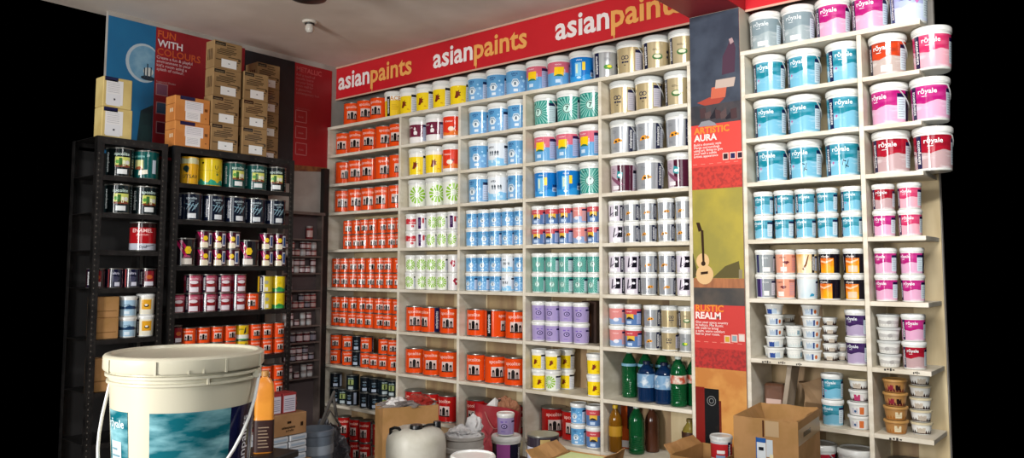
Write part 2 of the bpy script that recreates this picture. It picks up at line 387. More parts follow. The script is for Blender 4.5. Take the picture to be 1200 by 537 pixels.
def a_aqua(A): royal(A, '#1a7f92', '#76b6d0'); A.poly([(-42, .4), (-38, .44), (-34, .4), (-38, .34)], c('#c45a9a'), 2)
def a_aqua_marked(A):
    a_aqua(A); k = c('#141a22')
    for p in ([(-8, .3), (-4, .5), (-2, .5), (-6, .3)], [(-4, .48), (6, .44), (6, .41), (-4, .45)], [(8, .3), (12, .48), (14, .48), (10, .3)], [(2, .2), (4, .34), (6, .34), (4, .2)], [(4, .3), (14, .26), (14, .23), (4, .27)]): A.poly(p, k, 3)
def a_magenta(A): royal(A, '#ac1a70', '#d8a4c2', '#1c1440', t2='#cf4f98')
def a_pinky(A): royal(A, '#c43060', '#e4a6b4', '#221440', t2='#dd6f8e')
def a_rgrey(A): royal(A, '#7f9299', '#98a7ab', '#8a979a', t2='#87999f', tc='#dfe6e8'); A.rect(-26, .06, 12, .22, c('#e6e8e6'), 3)
def a_rorange(A): royal(A, '#c9401c', '#b7a7a0', '#181838', t2='#5a2f2a'); A.rect(-16, .06, 20, .26, c('#ece9e4'), 3)
def a_rred(A): royal(A, '#a3182c', '#b79a9c', '#1a1a44', t2='#6a1420')
def a_purple(A): royal(A, '#34204e', '#a99ab8', '#17123a', t2='#5b3f7a')
def a_lav(A): royal(A, '#aab7dc', '#c9d6ee', '#2a3266', t2='#9a8ccc', tc='#5a5f96'); A.poly([(-10, .7), (4, .82), (14, .7), (6, .6)], c('#7a4fa8'), 3); A.poly([(20, .62), (28, .72), (34, .62), (26, .52)], c('#c66bb4'), 3)
def a_lips(A):
    A.band(0, 1, c('#dc9a80'), 0); A.text('r\u014dyale', -14, .8, .13, c('#8c4a3c'), 2); A.poly([(-14, .58), (0, .64), (6, .62), (14, .65), (26, .58), (8, .46)], c('#6b2730'), 2); A.rect(-28, .06, 10, .32, c('#eadfd8'), 2); A.info(40, 78, .1, .95, '#a9685a', '#d68e80')
def a_drip(A):
    A.band(0, 1, M('golddrip', '#d9962c', .26, hex2='#f2e2b8', scale=10, stretch=(1, 1, .5), contrast=(.4, .6)), 0); A.poly([(-10, .2), (10, .5), (24, .95), (30, .95), (18, .45), (0, .14)], c('#7a4414'), 1); A.strip(46, 64, c('#2a2420')); A.info(66, 96)
def a_orgold(A):
    A.band(0, 1, c('#17131c'), 0); A.rect(-34, 0, 44, .78, M('orgold', '#d8651c', .26, hex2='#f0a818', scale=9, contrast=(.4, .6)), 1); A.text('r\u014dyale', -4, .82, .16, c('#f0e4dc'), 2); A.poly([(-30, .58), (0, .5), (38, .66), (38, .74), (0, .6), (-30, .66)], c('#f0c29c'), 2); A.strip(-66, -44, c('#17152a'))
def a_orbeige(A): a_orgold(A); A.rect(-16, .05, 34, .38, c('#dcc3a6'), 3)
def a_greypurple(A):
    A.band(0, 1, c('#8b9297'), 0); A.rect(-44, .0, -16, 1, c('#2e1e56'), 1); A.rect(-16, 0, -8, 1, c('#8b7bb4'), 1); A.text('r\u014dyale', 14, .78, .13, c('#dde0e2'), 2); A.rect(4, .08, 34, .34, c('#e4e4e2'), 2); A.info(50, 84)
def a_greysilk(A):
    A.band(0, 1, c('#8d9598'), 0); A.rect(-60, .0, -42, 1, c('#222352'), 1); A.text('r\u014dyale', -4, .78, .13, c('#e4e8ea'), 2); A.rect(-18, .05, 26, .3, c('#e8e8e6'), 2); A.info(50, 84)
def a_ice(A): A.band(0, 1, M('ice', '#d6e0e2', .26, hex2='#bfd2da', scale=8), 0); A.poly([(6, .08), (30, .1), (36, .2), (18, .26), (10, .18)], c('#2f8cb4'), 1); A.info(44, 78)
def a_bw(A):
    A.band(0, 1, c('#cdd2d2'), 0); A.band(.35, .8, c('#2a3034'), 1); A.text('prime', -4, .56, .18, c('#e8ecec'), 2); A.rect(-20, .06, 20, .28, c('#8fb4cc'), 2)
# tins on the black racks
def a_landscape(A, base='#0e1a1c', base2=None):
    A.band(0, 1, c(base), 0); A.text('apcolite', -2, .76, .17, c('#cfe6dc'), 1)
    A.rect(-30, .32, 34, .7, c('#c9d06a'), 1); A.rect(-14, .36, 0, .66, c('#3d6a34'), 2); A.rect(2, .36, 12, .58, c('#e9efc8'), 2); A.poly([(-30, .32), (34, .32), (34, .38), (6, .44), (-30, .38)], c('#7a3a22'), 2); A.ell(22, .5, .08, c('#dcdcd6'), 2, 1); A.ell(-20, .52, .07, c('#5a9a44'), 2)
    A.rect(-20, .07, 22, .25, c('#dfe4e4'), 1); A.strip(-74, -56, c(base), '#dfe8e8')
    A.lines(48, 60, .2, .9, 7, c('#8fb4aa'))
def a_landgreen(A): a_landscape(A, '#0d4a46')
def a_tealtin(A):
    A.band(0, 1, c('#0c5350'), 0); A.rect(-44, .32, -6, .68, c('#c6c888'), 1); A.poly([(-44, .32), (-6, .32), (-16, .44), (-36, .42)], c('#96502e'), 2); A.text('apcolite', -26, .78, .13, c('#8fd0cc'), 2); A.rect(34, .18, 52, .7, c('#c3cfdc'), 1); A.poly([(-26, .1), (14, .16), (12, .32), (-24, .28)], c('#e6e2cf'), 3); A.text('20', 14, .82, .12, c('#bfe0dc'), 2); A.strip(-74, -56, c('#0a2526'))
def a_navy(A):
    A.band(0, 1, c('#0d1628'), 0)
    for i, (a, b) in enumerate(((-24, .4), (-12, .36), (2, .34), (12, .4))): A.poly([(a, b), (a+3, b), (a+22, b+.26), (a+19, b+.28)], c('#8fb0bc'), 1+i*.3)
    A.poly([(-26, .6), (26, .5), (26, .53), (-26, .63)], c('#6f94a4'), 2.6); A.text('apcolite', 0, .8, .13, c('#c2d4dc'), 2); A.text('satin', 0, .7, .11, c('#9fbac4'), 2); A.rect(-16, .05, 22, .24, c('#d9dee2'), 2); A.strip(-66, -42, c('#0f1832'), '#e4e8ee')
def a_dark(A):
    A.band(0, 1, c('#10161c'), 0); A.rect(-20, .1, 20, .3, c('#a9b6c8'), 1); A.text('satin', 0, .66, .15, c('#8fa4b0'), 1); A.ell(0, .5, .09, c('#4f6472'), 1, 1.6); A.rect(42, .08, 66, .9, c('#9fa9bc'), 1)
def a_darkpic(A):
    A.band(0, 1, c('#0f1a20'), 0); A.rect(-24, .38, 26, .74, c('#8c9a5c'), 1); A.rect(-8, .4, 4, .7, c('#20301c'), 2); A.text('apcolite', 0, .8, .13, c('#b9d0c8'), 1); A.rect(-22, .06, 22, .26, c('#a9b6b8'), 1)
def a_redtin(A):
    A.band(0, 1, c('#a5141c'), 0); A.band(.84, 1, c('#2a1414'), .6); A.text('ENAMEL', -6, .66, .2, c('#efc9c6'), 1); A.text('premium', -6, .54, .12, c('#e7a9a6'), 1); A.band(0, .24, c('#b9bcc8'), 1); A.text('r\u014dyal', -6, .07, .16, c('#2a2a34'), 2); A.poly([(10, .12), (50, .18), (50, .2), (10, .15)], c('#20242c'), 2)
def a_yellowfan(A):
    A.band(0, 1, c('#dba51c'), 0); A.band(.78, 1, c('#c9c9a0'), .8, amp=.04, n=4); A.ell(-22, .58, .12, c('#16332c'), 1); A.ell(-16, .48, .06, c('#16332c'), 1); A.text('UTSAV', 6, .2, .2, c('#1e2a22'), 1)
def a_yellowbig(A):
    A.band(0, 1, c('#dcc21e'), 0); A.band(0, .16, c('#2c9c7c'), .8, amp=.06, n=7); A.text('U', 34, .62, .22, c('#2c2a14'), 1, bold=0); A.rect(30, .5, 46, .52, c('#8a5a1c'), 1); A.ell(38, .42, .05, c('#6a7a2c'), 1); A.band(.56, .575, c('#b39a14'), 1); A.ell(-30, .86, .04, c('#1c1c10'), 1)
def a_flower(A, bg='#17131a'):
    A.band(0, 1, c(bg), 0); A.poly([(-52, .96), (-36, .96), (10, .36), (-4, .36)], c('#b01c58'), 1); A.poly([(-30, .96), (-14, .96), (6, .7), (-2, .6)], c('#b01c58'), 1)
    for g in range(6): A.ell(14+9*math.cos(g*1.05), .58+.09*math.sin(g*1.05), .07, c('#e6c024'), 2+g*.15)
    A.text('gattu', 8, .3, .14, c('#e06a94'), 2); A.rect(-16, .02, 34, .26, c('#dcd6cc'), 2.5)
    for i in range(7): A.ell(-72, .2+.1*i, .02, c('#e6e6e6'), 2)
def a_flowerwhite(A):
    a_flower(A, '#3a1420'); A.rect(-24, 0, 30, .34, c('#d8cdb4'), 3); A.rect(38, .1, 70, .9, c('#d8d4d8'), 2); A.rect(44, .2, 64, .8, c('#31508a'), 3)
def a_pinkwhite(A):
    A.band(0, 1, c('#7c1c34'), 0); A.band(.7, .94, c('#b3506a'), .6); A.text('apcolite', 0, .76, .15, c('#f0d4da'), 1.5); A.ell(0, .6, .1, c('#dfd6dc'), 1.5, 2.4); A.band(.36, .5, c('#8e1c20'), 1); A.rect(-28, .04, 32, .32, c('#e0d8e0'), 2); A.strip(-58, -32, c('#1c1626'), '#e6e6ea')
def a_yellowgreen(A):
    A.band(0, 1, c('#e0c41e'), 0); A.band(0, .26, c('#3a9c4c'), 1, amp=.06, n=5); A.text('utsav', 4, .14, .2, c('#186a3a'), 2); A.ell(22, .56, .1, c('#d0b414'), 1.5)
def a_yellowstripe(A):
    A.band(0, 1, c('#d6c034'), 0); A.rect(-60, 0, -40, 1, c('#d9a41c'), 1); A.rect(-40, 0, -6, 1, c('#1b1a34'), 1); A.text('asianpaints', -18, .5, .2, c('#e8e8ea'), 2, 90); A.rect(-6, 0, 2, 1, c('#e6e4da'), 1); A.rect(8, .06, 30, .3, c('#e2e0d4'), 1); A.ell(18, .62, .12, c('#a0a08c'), 1)
def a_yellowtin(A):
    A.band(0, 1, c('#dcb820'), 0); A.band(0, .36, c('#dfe0d6'), 1); A.band(.0, .08, c('#2f8c4a'), 2); A.text('gattu', 0, .7, .16, c('#3a5a2c'), 2); A.poly([(20, .4), (40, .5), (40, .9), (30, .8)], c('#20242c'), 2)
def a_redblack(A):
    A.band(0, 1, c('#2a1218'), 0); A.rect(-30, .3, 30, .9, c('#7a1a24'), 1); A.ell(0, .56, .12, c('#b05a2c'), 2, 1.4); A.rect(-24, .06, 26, .3, c('#c6c4cc'), 2); A.strip(-66, -44, c('#181226'))
def a_navyplain(A):
    A.band(0, 1, c('#12142c'), 0); A.text('ultra', 0, .72, .2, c('#c3c3d8'), 1); A.lines(-22, 26, .3, .6, 5, c('#71718c'), 1); A.rect(-8, .06, 26, .28, c('#c9cad8'), 1); A.rect(-52, 0, -42, 1, c('#c85a5a'), 1)
def a_bluetub(A):
    A.band(0, 1, c('#9fc0d6'), 0); A.band(.42, .62, c('#1f3c5c'), 1, amp=.04, n=4); A.text('acrylic', 0, .66, .16, c('#33506c'), 1); A.rect(-20, .1, 16, .3, c('#d2e0ea'), 2)
def a_goldtub(A):
    A.band(0, 1, c('#e4ddc6'), 0); A.rect(-20, .28, 44, .9, c('#d69c28'), 1); A.ell(12, .52, .09, c('#3a2c1c'), 2, 1.6); A.ell(10, .56, .06, c('#e8e4da'), 3, 1.4); A.rect(-20, .04, 40, .24, c('#dcd8c8'), 2); A.strip(-60, -40, c('#2a1424'))
def a_tubwhite(A): A.band(0, 1, c('#d3dadd'), 0); A.rect(-40, .12, 20, .92, c('#b3c3d2'), 1); A.rect(6, .12, 16, .92, c('#26407c'), 2); A.ell(34, .5, .3, c('#b55a24'), 2, .6); A.lines(-34, 0, .3, .8, 3, c('#5c7490'), 2)
def a_tubgrey(A): A.band(0, 1, c('#d0cec8'), 0); A.band(.3, .7, c('#bab9b6'), 1, amp=.06, n=5); A.ell(4, .5, .22, c('#a09e9c'), 2, 1.2)
def a_tubpale(A): A.band(0, 1, c('#c9d3d2'), 0); A.lines(-30, 30, .25, .85, 3, c('#93a5a8'), 1); A.rect(34, .2, 52, .8, c('#7c98a4'), 1)
def a_tubblue(A): A.band(0, 1, c('#cdd6dc'), 0); A.rect(-40, 0, 0, .7, c('#2d4a90'), 1); A.rect(0, .1, 34, .8, c('#aabccb'), 1)
def a_tubbrown(A): A.band(0, 1, c('#33201c'), 0); A.rect(-20, .14, 30, .8, c('#bfb4a4'), 1); A.lines(-14, 24, .3, .7, 3, c('#5a4a40'), 2)
def a_tubmaroon(A): A.band(0, 1, c('#5a1a1c'), 0); A.rect(-36, .2, -4, .8, c('#8a2a3a'), 1); A.rect(8, .2, 34, .8, c('#2a1414'), 1)
def a_tubpink(A): A.band(0, 1, c('#3a1a26'), 0); A.rect(-30, .1, 10, .9, c('#b03a66'), 1); A.rect(12, .1, 34, .9, c('#d8d0d0'), 1)
def a_tuborange(A): A.band(0, 1, c('#e2dcd8'), 0); A.rect(-30, .14, 8, .8, c('#c3c0c6'), 1); A.rect(16, .08, 40, .92, c('#c96a34'), 2); A.ell(-8, .4, .14, c('#3a5a84'), 2)
def a_tubtan(A): A.band(0, 1, c('#a0662c'), 0); A.rect(-10, .14, 26, .84, c('#dccfae'), 1); A.lines(-6, 22, .3, .74, 3, c('#6a4a24'), 2)
def a_smallred(A):
    A.band(0, 1, c('#b9bcc0'), 0); A.band(.2, .9, c('#b3262c'), 1); A.rect(-20, .44, 22, .6, c('#e8e2e0'), 2); A.rect(-26, .1, 24, .36, c('#7f97b4'), 2); A.strip(40, 60, c('#22223a'))
def a_purplepail(A):
    A.band(0, 1, c('#1a1a30'), 0); A.rect(-70, 0, -12, 1, c('#a5549a'), 1); A.strip(20, 48, c('#141430')); A.rect(-60, .06, -40, .3, c('#d6c6dc'), 2)
def a_beigetin(A):
    A.band(0, 1, c('#b8bccb'), 0); A.band(.72, 1, c('#2c2630'), 1); A.rect(-20, .7, 16, .96, c('#a38a58'), 2); A.lines(-40, 20, .1, .6, 5, c('#8b90a4'), 2)

# ---------------------------------------------------------------- containers
def pail_shape(S, lid_mat, body_mat, seg):
    rb, rt, H, rl = .0775*S, .0842*S, .209*S, .0885*S
    b = MB(); b.lathe([(rb-.004*S, 0), (rb, .003*S), (rb+(rt-rb)*.85, H*.85), (rt+.003*S, H*.855), (rt+.003*S, H*.875), (rt, H*.88), (rt, H*.9)], seg, body_mat)
    l = MB(); l.lathe([(rt, H*.875), (rl, H*.88), (rl, H*.965), (rl-.002*S, H*.98), (rl-.006*S, H), (rl-.012*S, H*.997), (rl-.015*S, H*.975), (.001, H*.975)], seg, lid_mat)
    return rb, rt, H, rl, b, l
def tin_shape(S, body_mat, lid_mat, seg, slim=1):
    r, H = .0805*S*slim, .188*S
    b = MB(); b.lathe([(r-.003*S, 0), (r+.0015*S, .001), (r+.0018*S, .004*S), (r, .007*S), (r, H-.007*S), (r+.0018*S, H-.004*S), (r+.0015*S, H), (r-.004*S, H)], seg, body_mat)
    l = MB(); l.lathe([(r-.004*S, H-.006*S), (r-.004*S, H-.002*S), (r-.010*S, H-.001*S), (r-.014*S, H-.007*S), (.001, H-.007*S)], seg, lid_mat)
    return r, r, H, r+.0018*S, b, l
def tub_shape(S, lid_mat, body_mat, seg):
    rb, rt, H, rl = .038*S, .045*S, .0565*S, .049*S
    b = MB(); b.lathe([(rb-.003, 0), (rb, .002), (rt, H*.84), (rt, H*.9)], seg, body_mat)
    l = MB(); l.lathe([(rt, H*.82), (rl, H*.83), (rl, H*.96), (rl-.002, H*.99), (rl-.006, H), (rl-.009, H*.97), (.001, H*.97)], seg, lid_mat)
    return rb, rt, H, rl, b, l
KIND = {}
def kind(key, shape, S, art, name, look, cat='paint can', lid=None, body=None, bail=False, slim=1):
    KIND[key] = dict(shape=shape, S=S, art=art, name=name, look=look, cat=cat, lid=lid, body=body, bail=bail, slim=slim, proto=None)
    if shape == 'pail': KIND[key].update(r=.089*S, H=.209*S)
    elif shape == 'tin': KIND[key].update(r=.0825*S*slim, H=.188*S)
    else: KIND[key].update(r=.0495*S, H=.0565*S)
def make(key):
    k = KIND[key]; S = k['S']; big = S > .8; seg = 40 if big else 24
    root = empty(k['name'], label='prototype paint container standing here', cat=k['cat'])
    if k['shape'] == 'pail':
        rb, rt, H, rl, b, l = pail_shape(S, k['lid'] or WHITE_PLASTIC, k['body'] or WHITE_PLASTIC, seg); z0, z1 = H*.055, H*.80
    elif k['shape'] == 'tin':
        rb, rt, H, rl, b, l = tin_shape(S, k['body'] or STEEL, k['lid'] or STEEL, seg, k['slim']); z0, z1 = H*.04, H*.955
    else:
        rb, rt, H, rl, b, l = tub_shape(S, k['lid'] or WHITE_PLASTIC, k['body'] or WHITE_PLASTIC, seg); z0, z1 = H*.08, H*.72
    b.build('body', root); l.build('lid', root)
    if k['art']:
        A = Art(rb, rt, H*(.85 if k['shape'] == 'pail' else 1), z0, z1, seg if k['shape'] != 'tub' else 20)
        if k['shape'] == 'pail': A.rt = rb+(rt-rb)*.85
        k['art'](A); A.mb.build('wrap_label', root)
    if k['bail']:
        h = MB(); pts = []
        for i in range(15):
            t = i/14; a = R(58+t*180); zz = H*.80-math.sin(t*math.pi)*H*.42; rr = rt+.001*S; pts.append((rr*math.sin(a), -rr*math.cos(a), zz))
        h.tube(pts, .0022*S+.0006, GREY_PLASTIC if k['bail'] is True else k['bail'], 6)
        h.build('bail_handle', root)
    return root
used = set()
def put(key, loc, rz, label, group=None):
    k = KIND[key]; group = group or plural(k['look'])
    if k['proto'] is None:
        k['proto'] = make(key); o = k['proto']; o.location = loc; o.rotation_euler = (0, 0, rz); o['label'] = label; o['group'] = group
    else: o = copy_thing(k['proto'], loc, rz, label, group)
    assert label not in used, label
    n = len(label.replace(',', ' ').split()); assert 4 <= n <= 16, (n, label)
    used.add(label); return o
def plural(s):
    for a in ('pail', 'tin', 'tub', 'bottle', 'carton', 'can', 'jar'):
        if f' {a} ' in f' {s} ': return f' {s} '.replace(f' {a} ', f' {a}s ').strip()
    return s+' of one kind'
O1 = dict(bail=False); W = WHITE_PLASTIC
for key, shape, S, art, name, look, extra in (
    ('O4', 'tin', 1, a_arch, 'paint_tin', 'orange tin with black arches', {}),
    ('o1', 'tin', .635, a_arch, 'paint_tin', 'small orange tin with arches', {}),
    ('os', 'tin', .58, a_arch, 'paint_tin', 'slim small orange tin', {}),
    ('C4', 'tin', 1, a_crimson, 'paint_tin', 'dark-lidded red tin with arches', dict(lid=DARK_STEEL)),
    ('c2', 'tin', .9, a_crimson, 'paint_tin', 'red tin with grey lid', dict(slim=.72)),
    ('ACE', 'pail', 1, a_ace, 'paint_pail', 'yellow pail with black side strip', {}),
    ('Y4', 'pail', 1, a_yellow, 'paint_pail', 'yellow and white pail', {}),
    ('y1', 'pail', .61, a_yellow, 'paint_pail', 'small yellow pail', {}),
    ('MA4', 'pail', 1, a_maroon, 'paint_pail', 'maroon-banded white pail', {}),
    ('FL4', 'pail', 1, a_flame, 'paint_pail', 'red and orange pail', {}),
    ('G4', 'pail', 1, a_greenstar, 'paint_pail', 'white pail with green starburst', {}),
    ('g1', 'pail', .61, a_greenstar, 'paint_pail', 'small green starburst pail', {}),
    ('r1', 'pail', .61, a_redwhite, 'paint_pail', 'small red and white pail', {}),
    ('wp1', 'pail', .61, a_whitepurple, 'paint_pail', 'small white and purple pail', {}),
    ('mw1', 'pail', .61, a_maroonwhite, 'paint_pail', 'small maroon and white pail', {}),
    ('B4', 'pail', 1, a_bluehex, 'paint_pail', 'sky blue pail with hexagon', {}),
    ('b1', 'pail', .61, a_bluehex, 'paint_pail', 'small sky blue pail', {}),
    ('WH4', 'pail', 1, a_whitehouse, 'paint_pail', 'white pail with little houses', dict(bail=True)),
    ('wh1', 'pail', .61, a_whitehouse, 'paint_pail', 'small white pail with houses', {}),
    ('P4', 'pail', 1, a_pink, 'paint_pail', 'pink and blue pail', dict(bail=True)),
    ('BB4', 'pail', 1, a_brightblue, 'paint_pail', 'bright blue pail', dict(bail=True)),
    ('T4', 'pail', 1, a_teal, 'paint_pail', 'teal sunburst pail', dict(bail=True)),
    ('t1', 'pail', .61, a_teal, 'paint_pail', 'small teal sunburst pail', {}),
    ('AU4', 'pail', 1, a_gold, 'paint_pail', 'gold pail with ring emblem', dict(bail=True, lid=GREY_PLASTIC)),
    ('au1', 'pail', .61, a_gold, 'paint_pail', 'small gold pail with rings', dict(lid=GREY_PLASTIC)),
    ('AG4', 'pail', 1, a_goldgreen, 'paint_pail', 'gold pail with green emblem', dict(bail=True, lid=GREY_PLASTIC)),
    ('ag1', 'pail', .61, a_goldgreen, 'paint_pail', 'small gold and green pail', dict(lid=GREY_PLASTIC)),
    ('S4', 'pail', 1, a_silver, 'paint_pail', 'silver pail with orange emblem', dict(bail=True, lid=GREY_PLASTIC)),
    ('s1', 'pail', .61, a_silver, 'paint_pail', 'small silver pail, orange emblem', {}),
    ('SG4', 'pail', 1, a_silvergreen, 'paint_pail', 'silver pail with green emblem', dict(bail=True, lid=GREY_PLASTIC)),
    ('sg1', 'pail', .61, a_silvergreen, 'paint_pail', 'small silver and green pail', {}),
    ('PL4', 'pail', 1, a_plum, 'paint_pail', 'plum and grey pail', dict(bail=True)),
    ('m1', 'pail', .61, a_mono, 'paint_pail', 'small black and white pail', {}),
    ('rb1', 'pail', .61, a_rainbow, 'paint_pail', 'small red, yellow and blue pail', {}),
    ('sa1', 'pail', .61, a_salmon, 'paint_pail', 'small salmon pink pail', {}),
    ('l1', 'pail', .61, a_lilac, 'paint_pail', 'small lilac pail with eye', {}),
    ('R4', 'pail', 1, a_aqua, 'paint_pail', 'aqua wave pail', dict(bail=True)),
    ('RM4', 'pail', 1, a_aqua_marked, 'paint_pail', 'aqua wave pail with scrawl', dict(bail=True)),
    ('a1', 'pail', .61, a_aqua, 'paint_pail', 'small aqua wave pail', {}),
    ('MG4', 'pail', 1, a_magenta, 'paint_pail', 'magenta pail', dict(bail=True)),
    ('mg1', 'pail', .61, a_magenta, 'paint_pail', 'small magenta pail', {}),
    ('pk4', 'pail', 1, a_pinky, 'paint_pail', 'rose pink pail', {}),
    ('pk1', 'pail', .61, a_pinky, 'paint_pail', 'small rose pink pail', {}),
    ('GR4', 'pail', 1, a_rgrey, 'paint_pail', 'slate grey pail', dict(bail=True)),
    ('OB4', 'pail', 1, a_rorange, 'paint_pail', 'orange-brown pail', dict(bail=True)),
    ('DR4', 'pail', 1, a_rred, 'paint_pail', 'dark red pail', dict(bail=True)),
    ('dr1', 'pail', .61, a_rred, 'paint_pail', 'small dark red pail', {}),
    ('LV4', 'pail', 1, a_lav, 'paint_pail', 'pale lavender pail', {}),
    ('pu1', 'pail', .64, a_purple, 'paint_pail', 'small dark purple pail', {}),
    ('li1', 'pail', .61, a_lips, 'paint_pail', 'small peach pail with lips', {}),
    ('gd1', 'pail', .61, a_drip, 'paint_pail', 'small gold swirl pail', {}),
    ('og1', 'pail', .61, a_orgold, 'paint_pail', 'small orange and black pail', {}),
    ('ob1', 'pail', .61, a_orbeige, 'paint_pail', 'small orange and beige pail', {}),
    ('gp1', 'pail', .61, a_greypurple, 'paint_pail', 'small grey and purple pail', {}),
    ('gs1', 'pail', .61, a_greysilk, 'paint_pail', 'small grey pail', {}),
    ('ic1', 'pail', .61, a_ice, 'paint_pail', 'small ice white pail', {}),
    ('LD4', 'tin', .98, a_landscape, 'paint_tin', 'black tin with green picture', dict(lid=DARK_STEEL)),
    ('LG4', 'tin', .98, a_landgreen, 'paint_tin', 'dark green picture tin', dict(lid=DARK_STEEL)),
    ('TG4', 'tin', .98, a_tealtin, 'paint_tin', 'teal tin with paper slip', dict(lid=DARK_STEEL)),
    ('N4', 'tin', .98, a_navy, 'paint_tin', 'navy tin with crossed lines', dict(lid=DARK_STEEL)),
    ('RT4', 'tin', .98, a_redtin, 'paint_tin', 'red tin with silver base band', {}),
    ('YF4', 'tin', .98, a_yellowfan, 'paint_tin', 'slim yellow tin', dict(slim=.72, body=M('yellow_tin', '#dba51c', .3))),
    ('YB4', 'tin', 1.02, a_yellowbig, 'paint_tin', 'big yellow tin, green base', dict(body=M('yellow_tin', '#dba51c', .3))),
    ('F4', 'tin', .98, a_flower, 'paint_tin', 'black tin with yellow flower', {}),
    ('f1', 'tin', .635, a_flowerwhite, 'paint_tin', 'small maroon flower tin', {}),
    ('pw1', 'tin', .67, a_pinkwhite, 'paint_tin', 'small maroon and white tin', {}),
    ('yg1', 'tin', .64, a_yellowgreen, 'paint_tin', 'small yellow and green tin', {}),
    ('ys1', 'tin', .64, a_yellowstripe, 'paint_tin', 'small navy-striped yellow tin', {}),
    ('yt1', 'tin', .58, a_yellowtin, 'paint_tin', 'small yellow and white tin', {}),
    ('rk1', 'tin', .635, a_redblack, 'paint_tin', 'small black and red tin', {}),
    ('nv1', 'tin', .635, a_navyplain, 'paint_tin', 'small navy tin', {}),
    ('d1', 'tin', .64, a_dark, 'paint_tin', 'small dark tin', dict(lid=DARK_STEEL)),
    ('dp1', 'tin', .64, a_darkpic, 'paint_tin', 'small dark picture tin', dict(lid=DARK_STEEL)),
    ('bw4', 'pail', 1, a_bw, 'paint_pail', 'grey and blue pail', {}),
    ('bt1', 'pail', .61, a_bluetub, 'paint_pail', 'small pale blue pail', {}),
    ('gt1', 'pail', .64, a_goldtub, 'paint_pail', 'small cream and gold pail', {}),
    ('TW', 'tub', 1, a_tubwhite, 'paint_tub', 'white tub with orange stripe', {}),
    ('TP', 'tub', 1, a_tubpale, 'paint_tub', 'pale grey tub', {}),
    ('TB', 'tub', 1, a_tubblue, 'paint_tub', 'white tub with blue corner', {}),
    ('TG', 'tub', 1.1, a_tubgrey, 'paint_tub', 'ivory tub', dict(lid=GREY_PLASTIC)),
    ('TS', 'tub', .78, a_tubbrown, 'paint_tub', 'little dark-labelled tub', {}),
    ('TN', 'tub', 1.0, a_tubbrown, 'paint_tub', 'dark brown tub', dict(lid=M('cream_lid', '#cbbf9f', .4))),
    ('TM', 'tub', 1.12, a_tubmaroon, 'paint_tub', 'maroon tub with tan lid', dict(lid=M('tan_lid', '#b98c50', .4), body=M('tan_body', '#a87a44', .4))),
    ('TT', 'tub', 1.12, a_tubtan, 'paint_tub', 'tan tub', dict(lid=M('tan_lid', '#b98c50', .4), body=M('tan_body', '#a87a44', .4))),
    ('TK', 'tub', 1.0, a_tubpink, 'paint_tub', 'pink and black tub', {}),
    ('TO', 'tub', 1.14, a_tuborange, 'paint_tub', 'white tub with orange patch', {}),
    ('sr', 'pail', .64, a_smallred, 'paint_pail', 'small red and grey pail', dict(lid=GREY_PLASTIC)),
    ('pp4', 'pail', 1.0, a_purplepail, 'paint_pail', 'purple and black pail', dict(bail=True)),
    ('bg4', 'tin', 1.0, a_beigetin, 'paint_tin', 'silver-lidded grey tin', dict(lid=M('bright_lid', '#b4b7b7', .3))),
): kind(key, shape, S, art, name, look, **extra)

# ================================================================ structure
def struct(mb, name, bevel=0): o = mb.build(name, bevel=bevel); o['kind'] = 'structure'; return o
XEND = 4.50; ZC = 3.335; YB = .30; YEND = -1.80
m = MB(); m.box(-.1, -7, -.1, 6.6, .5, 0, M('floor_tile', '#a39c90', .4, hex2='#918a7e', scale=3)); struct(m, 'floor')
m = MB(); m.box(-.12, YEND-1.0, ZC, 6.6, .42, ZC+.1, M('ceiling_paint', '#d9cfc5', .85, hex2='#c9bdb2', scale=1.6, bump=.04)); struct(m, 'ceiling')
WALLM = M('wall_paint', '#aaa69f', .8, hex2='#8f8880', scale=4, contrast=(.35, .7))
m = MB(); m.box(-.03, YEND, 0, 0, YB+.03, ZC, WALLM); struct(m, 'wall_left')
m = MB(); m.box(0, YB, 0, XEND, YB+.03, ZC, WALLM); struct(m, 'wall_back')
RED = M('sign_red', '#c8202a', .38, hex2='#bf1c26', scale=2)
DRED = M('beam_dark_red', '#9c1820', .5)
m = MB(); m.box(3.315, -6, 3.055, 3.612, YB, ZC, DRED); b_ = struct(m, 'ceiling_beam')
m = MB(); m.box(3.3155, .0, 0, 3.6115, YB, 3.055, M('pillar_paint', '#b0a898', .7)); struct(m, 'pillar_between_shelves')
m = MB(); m.box(0.004, -.062, 0, .05, -.012, 2.45, M('dark_pole', '#1d1a19', .5)); struct(m, 'trim_1')

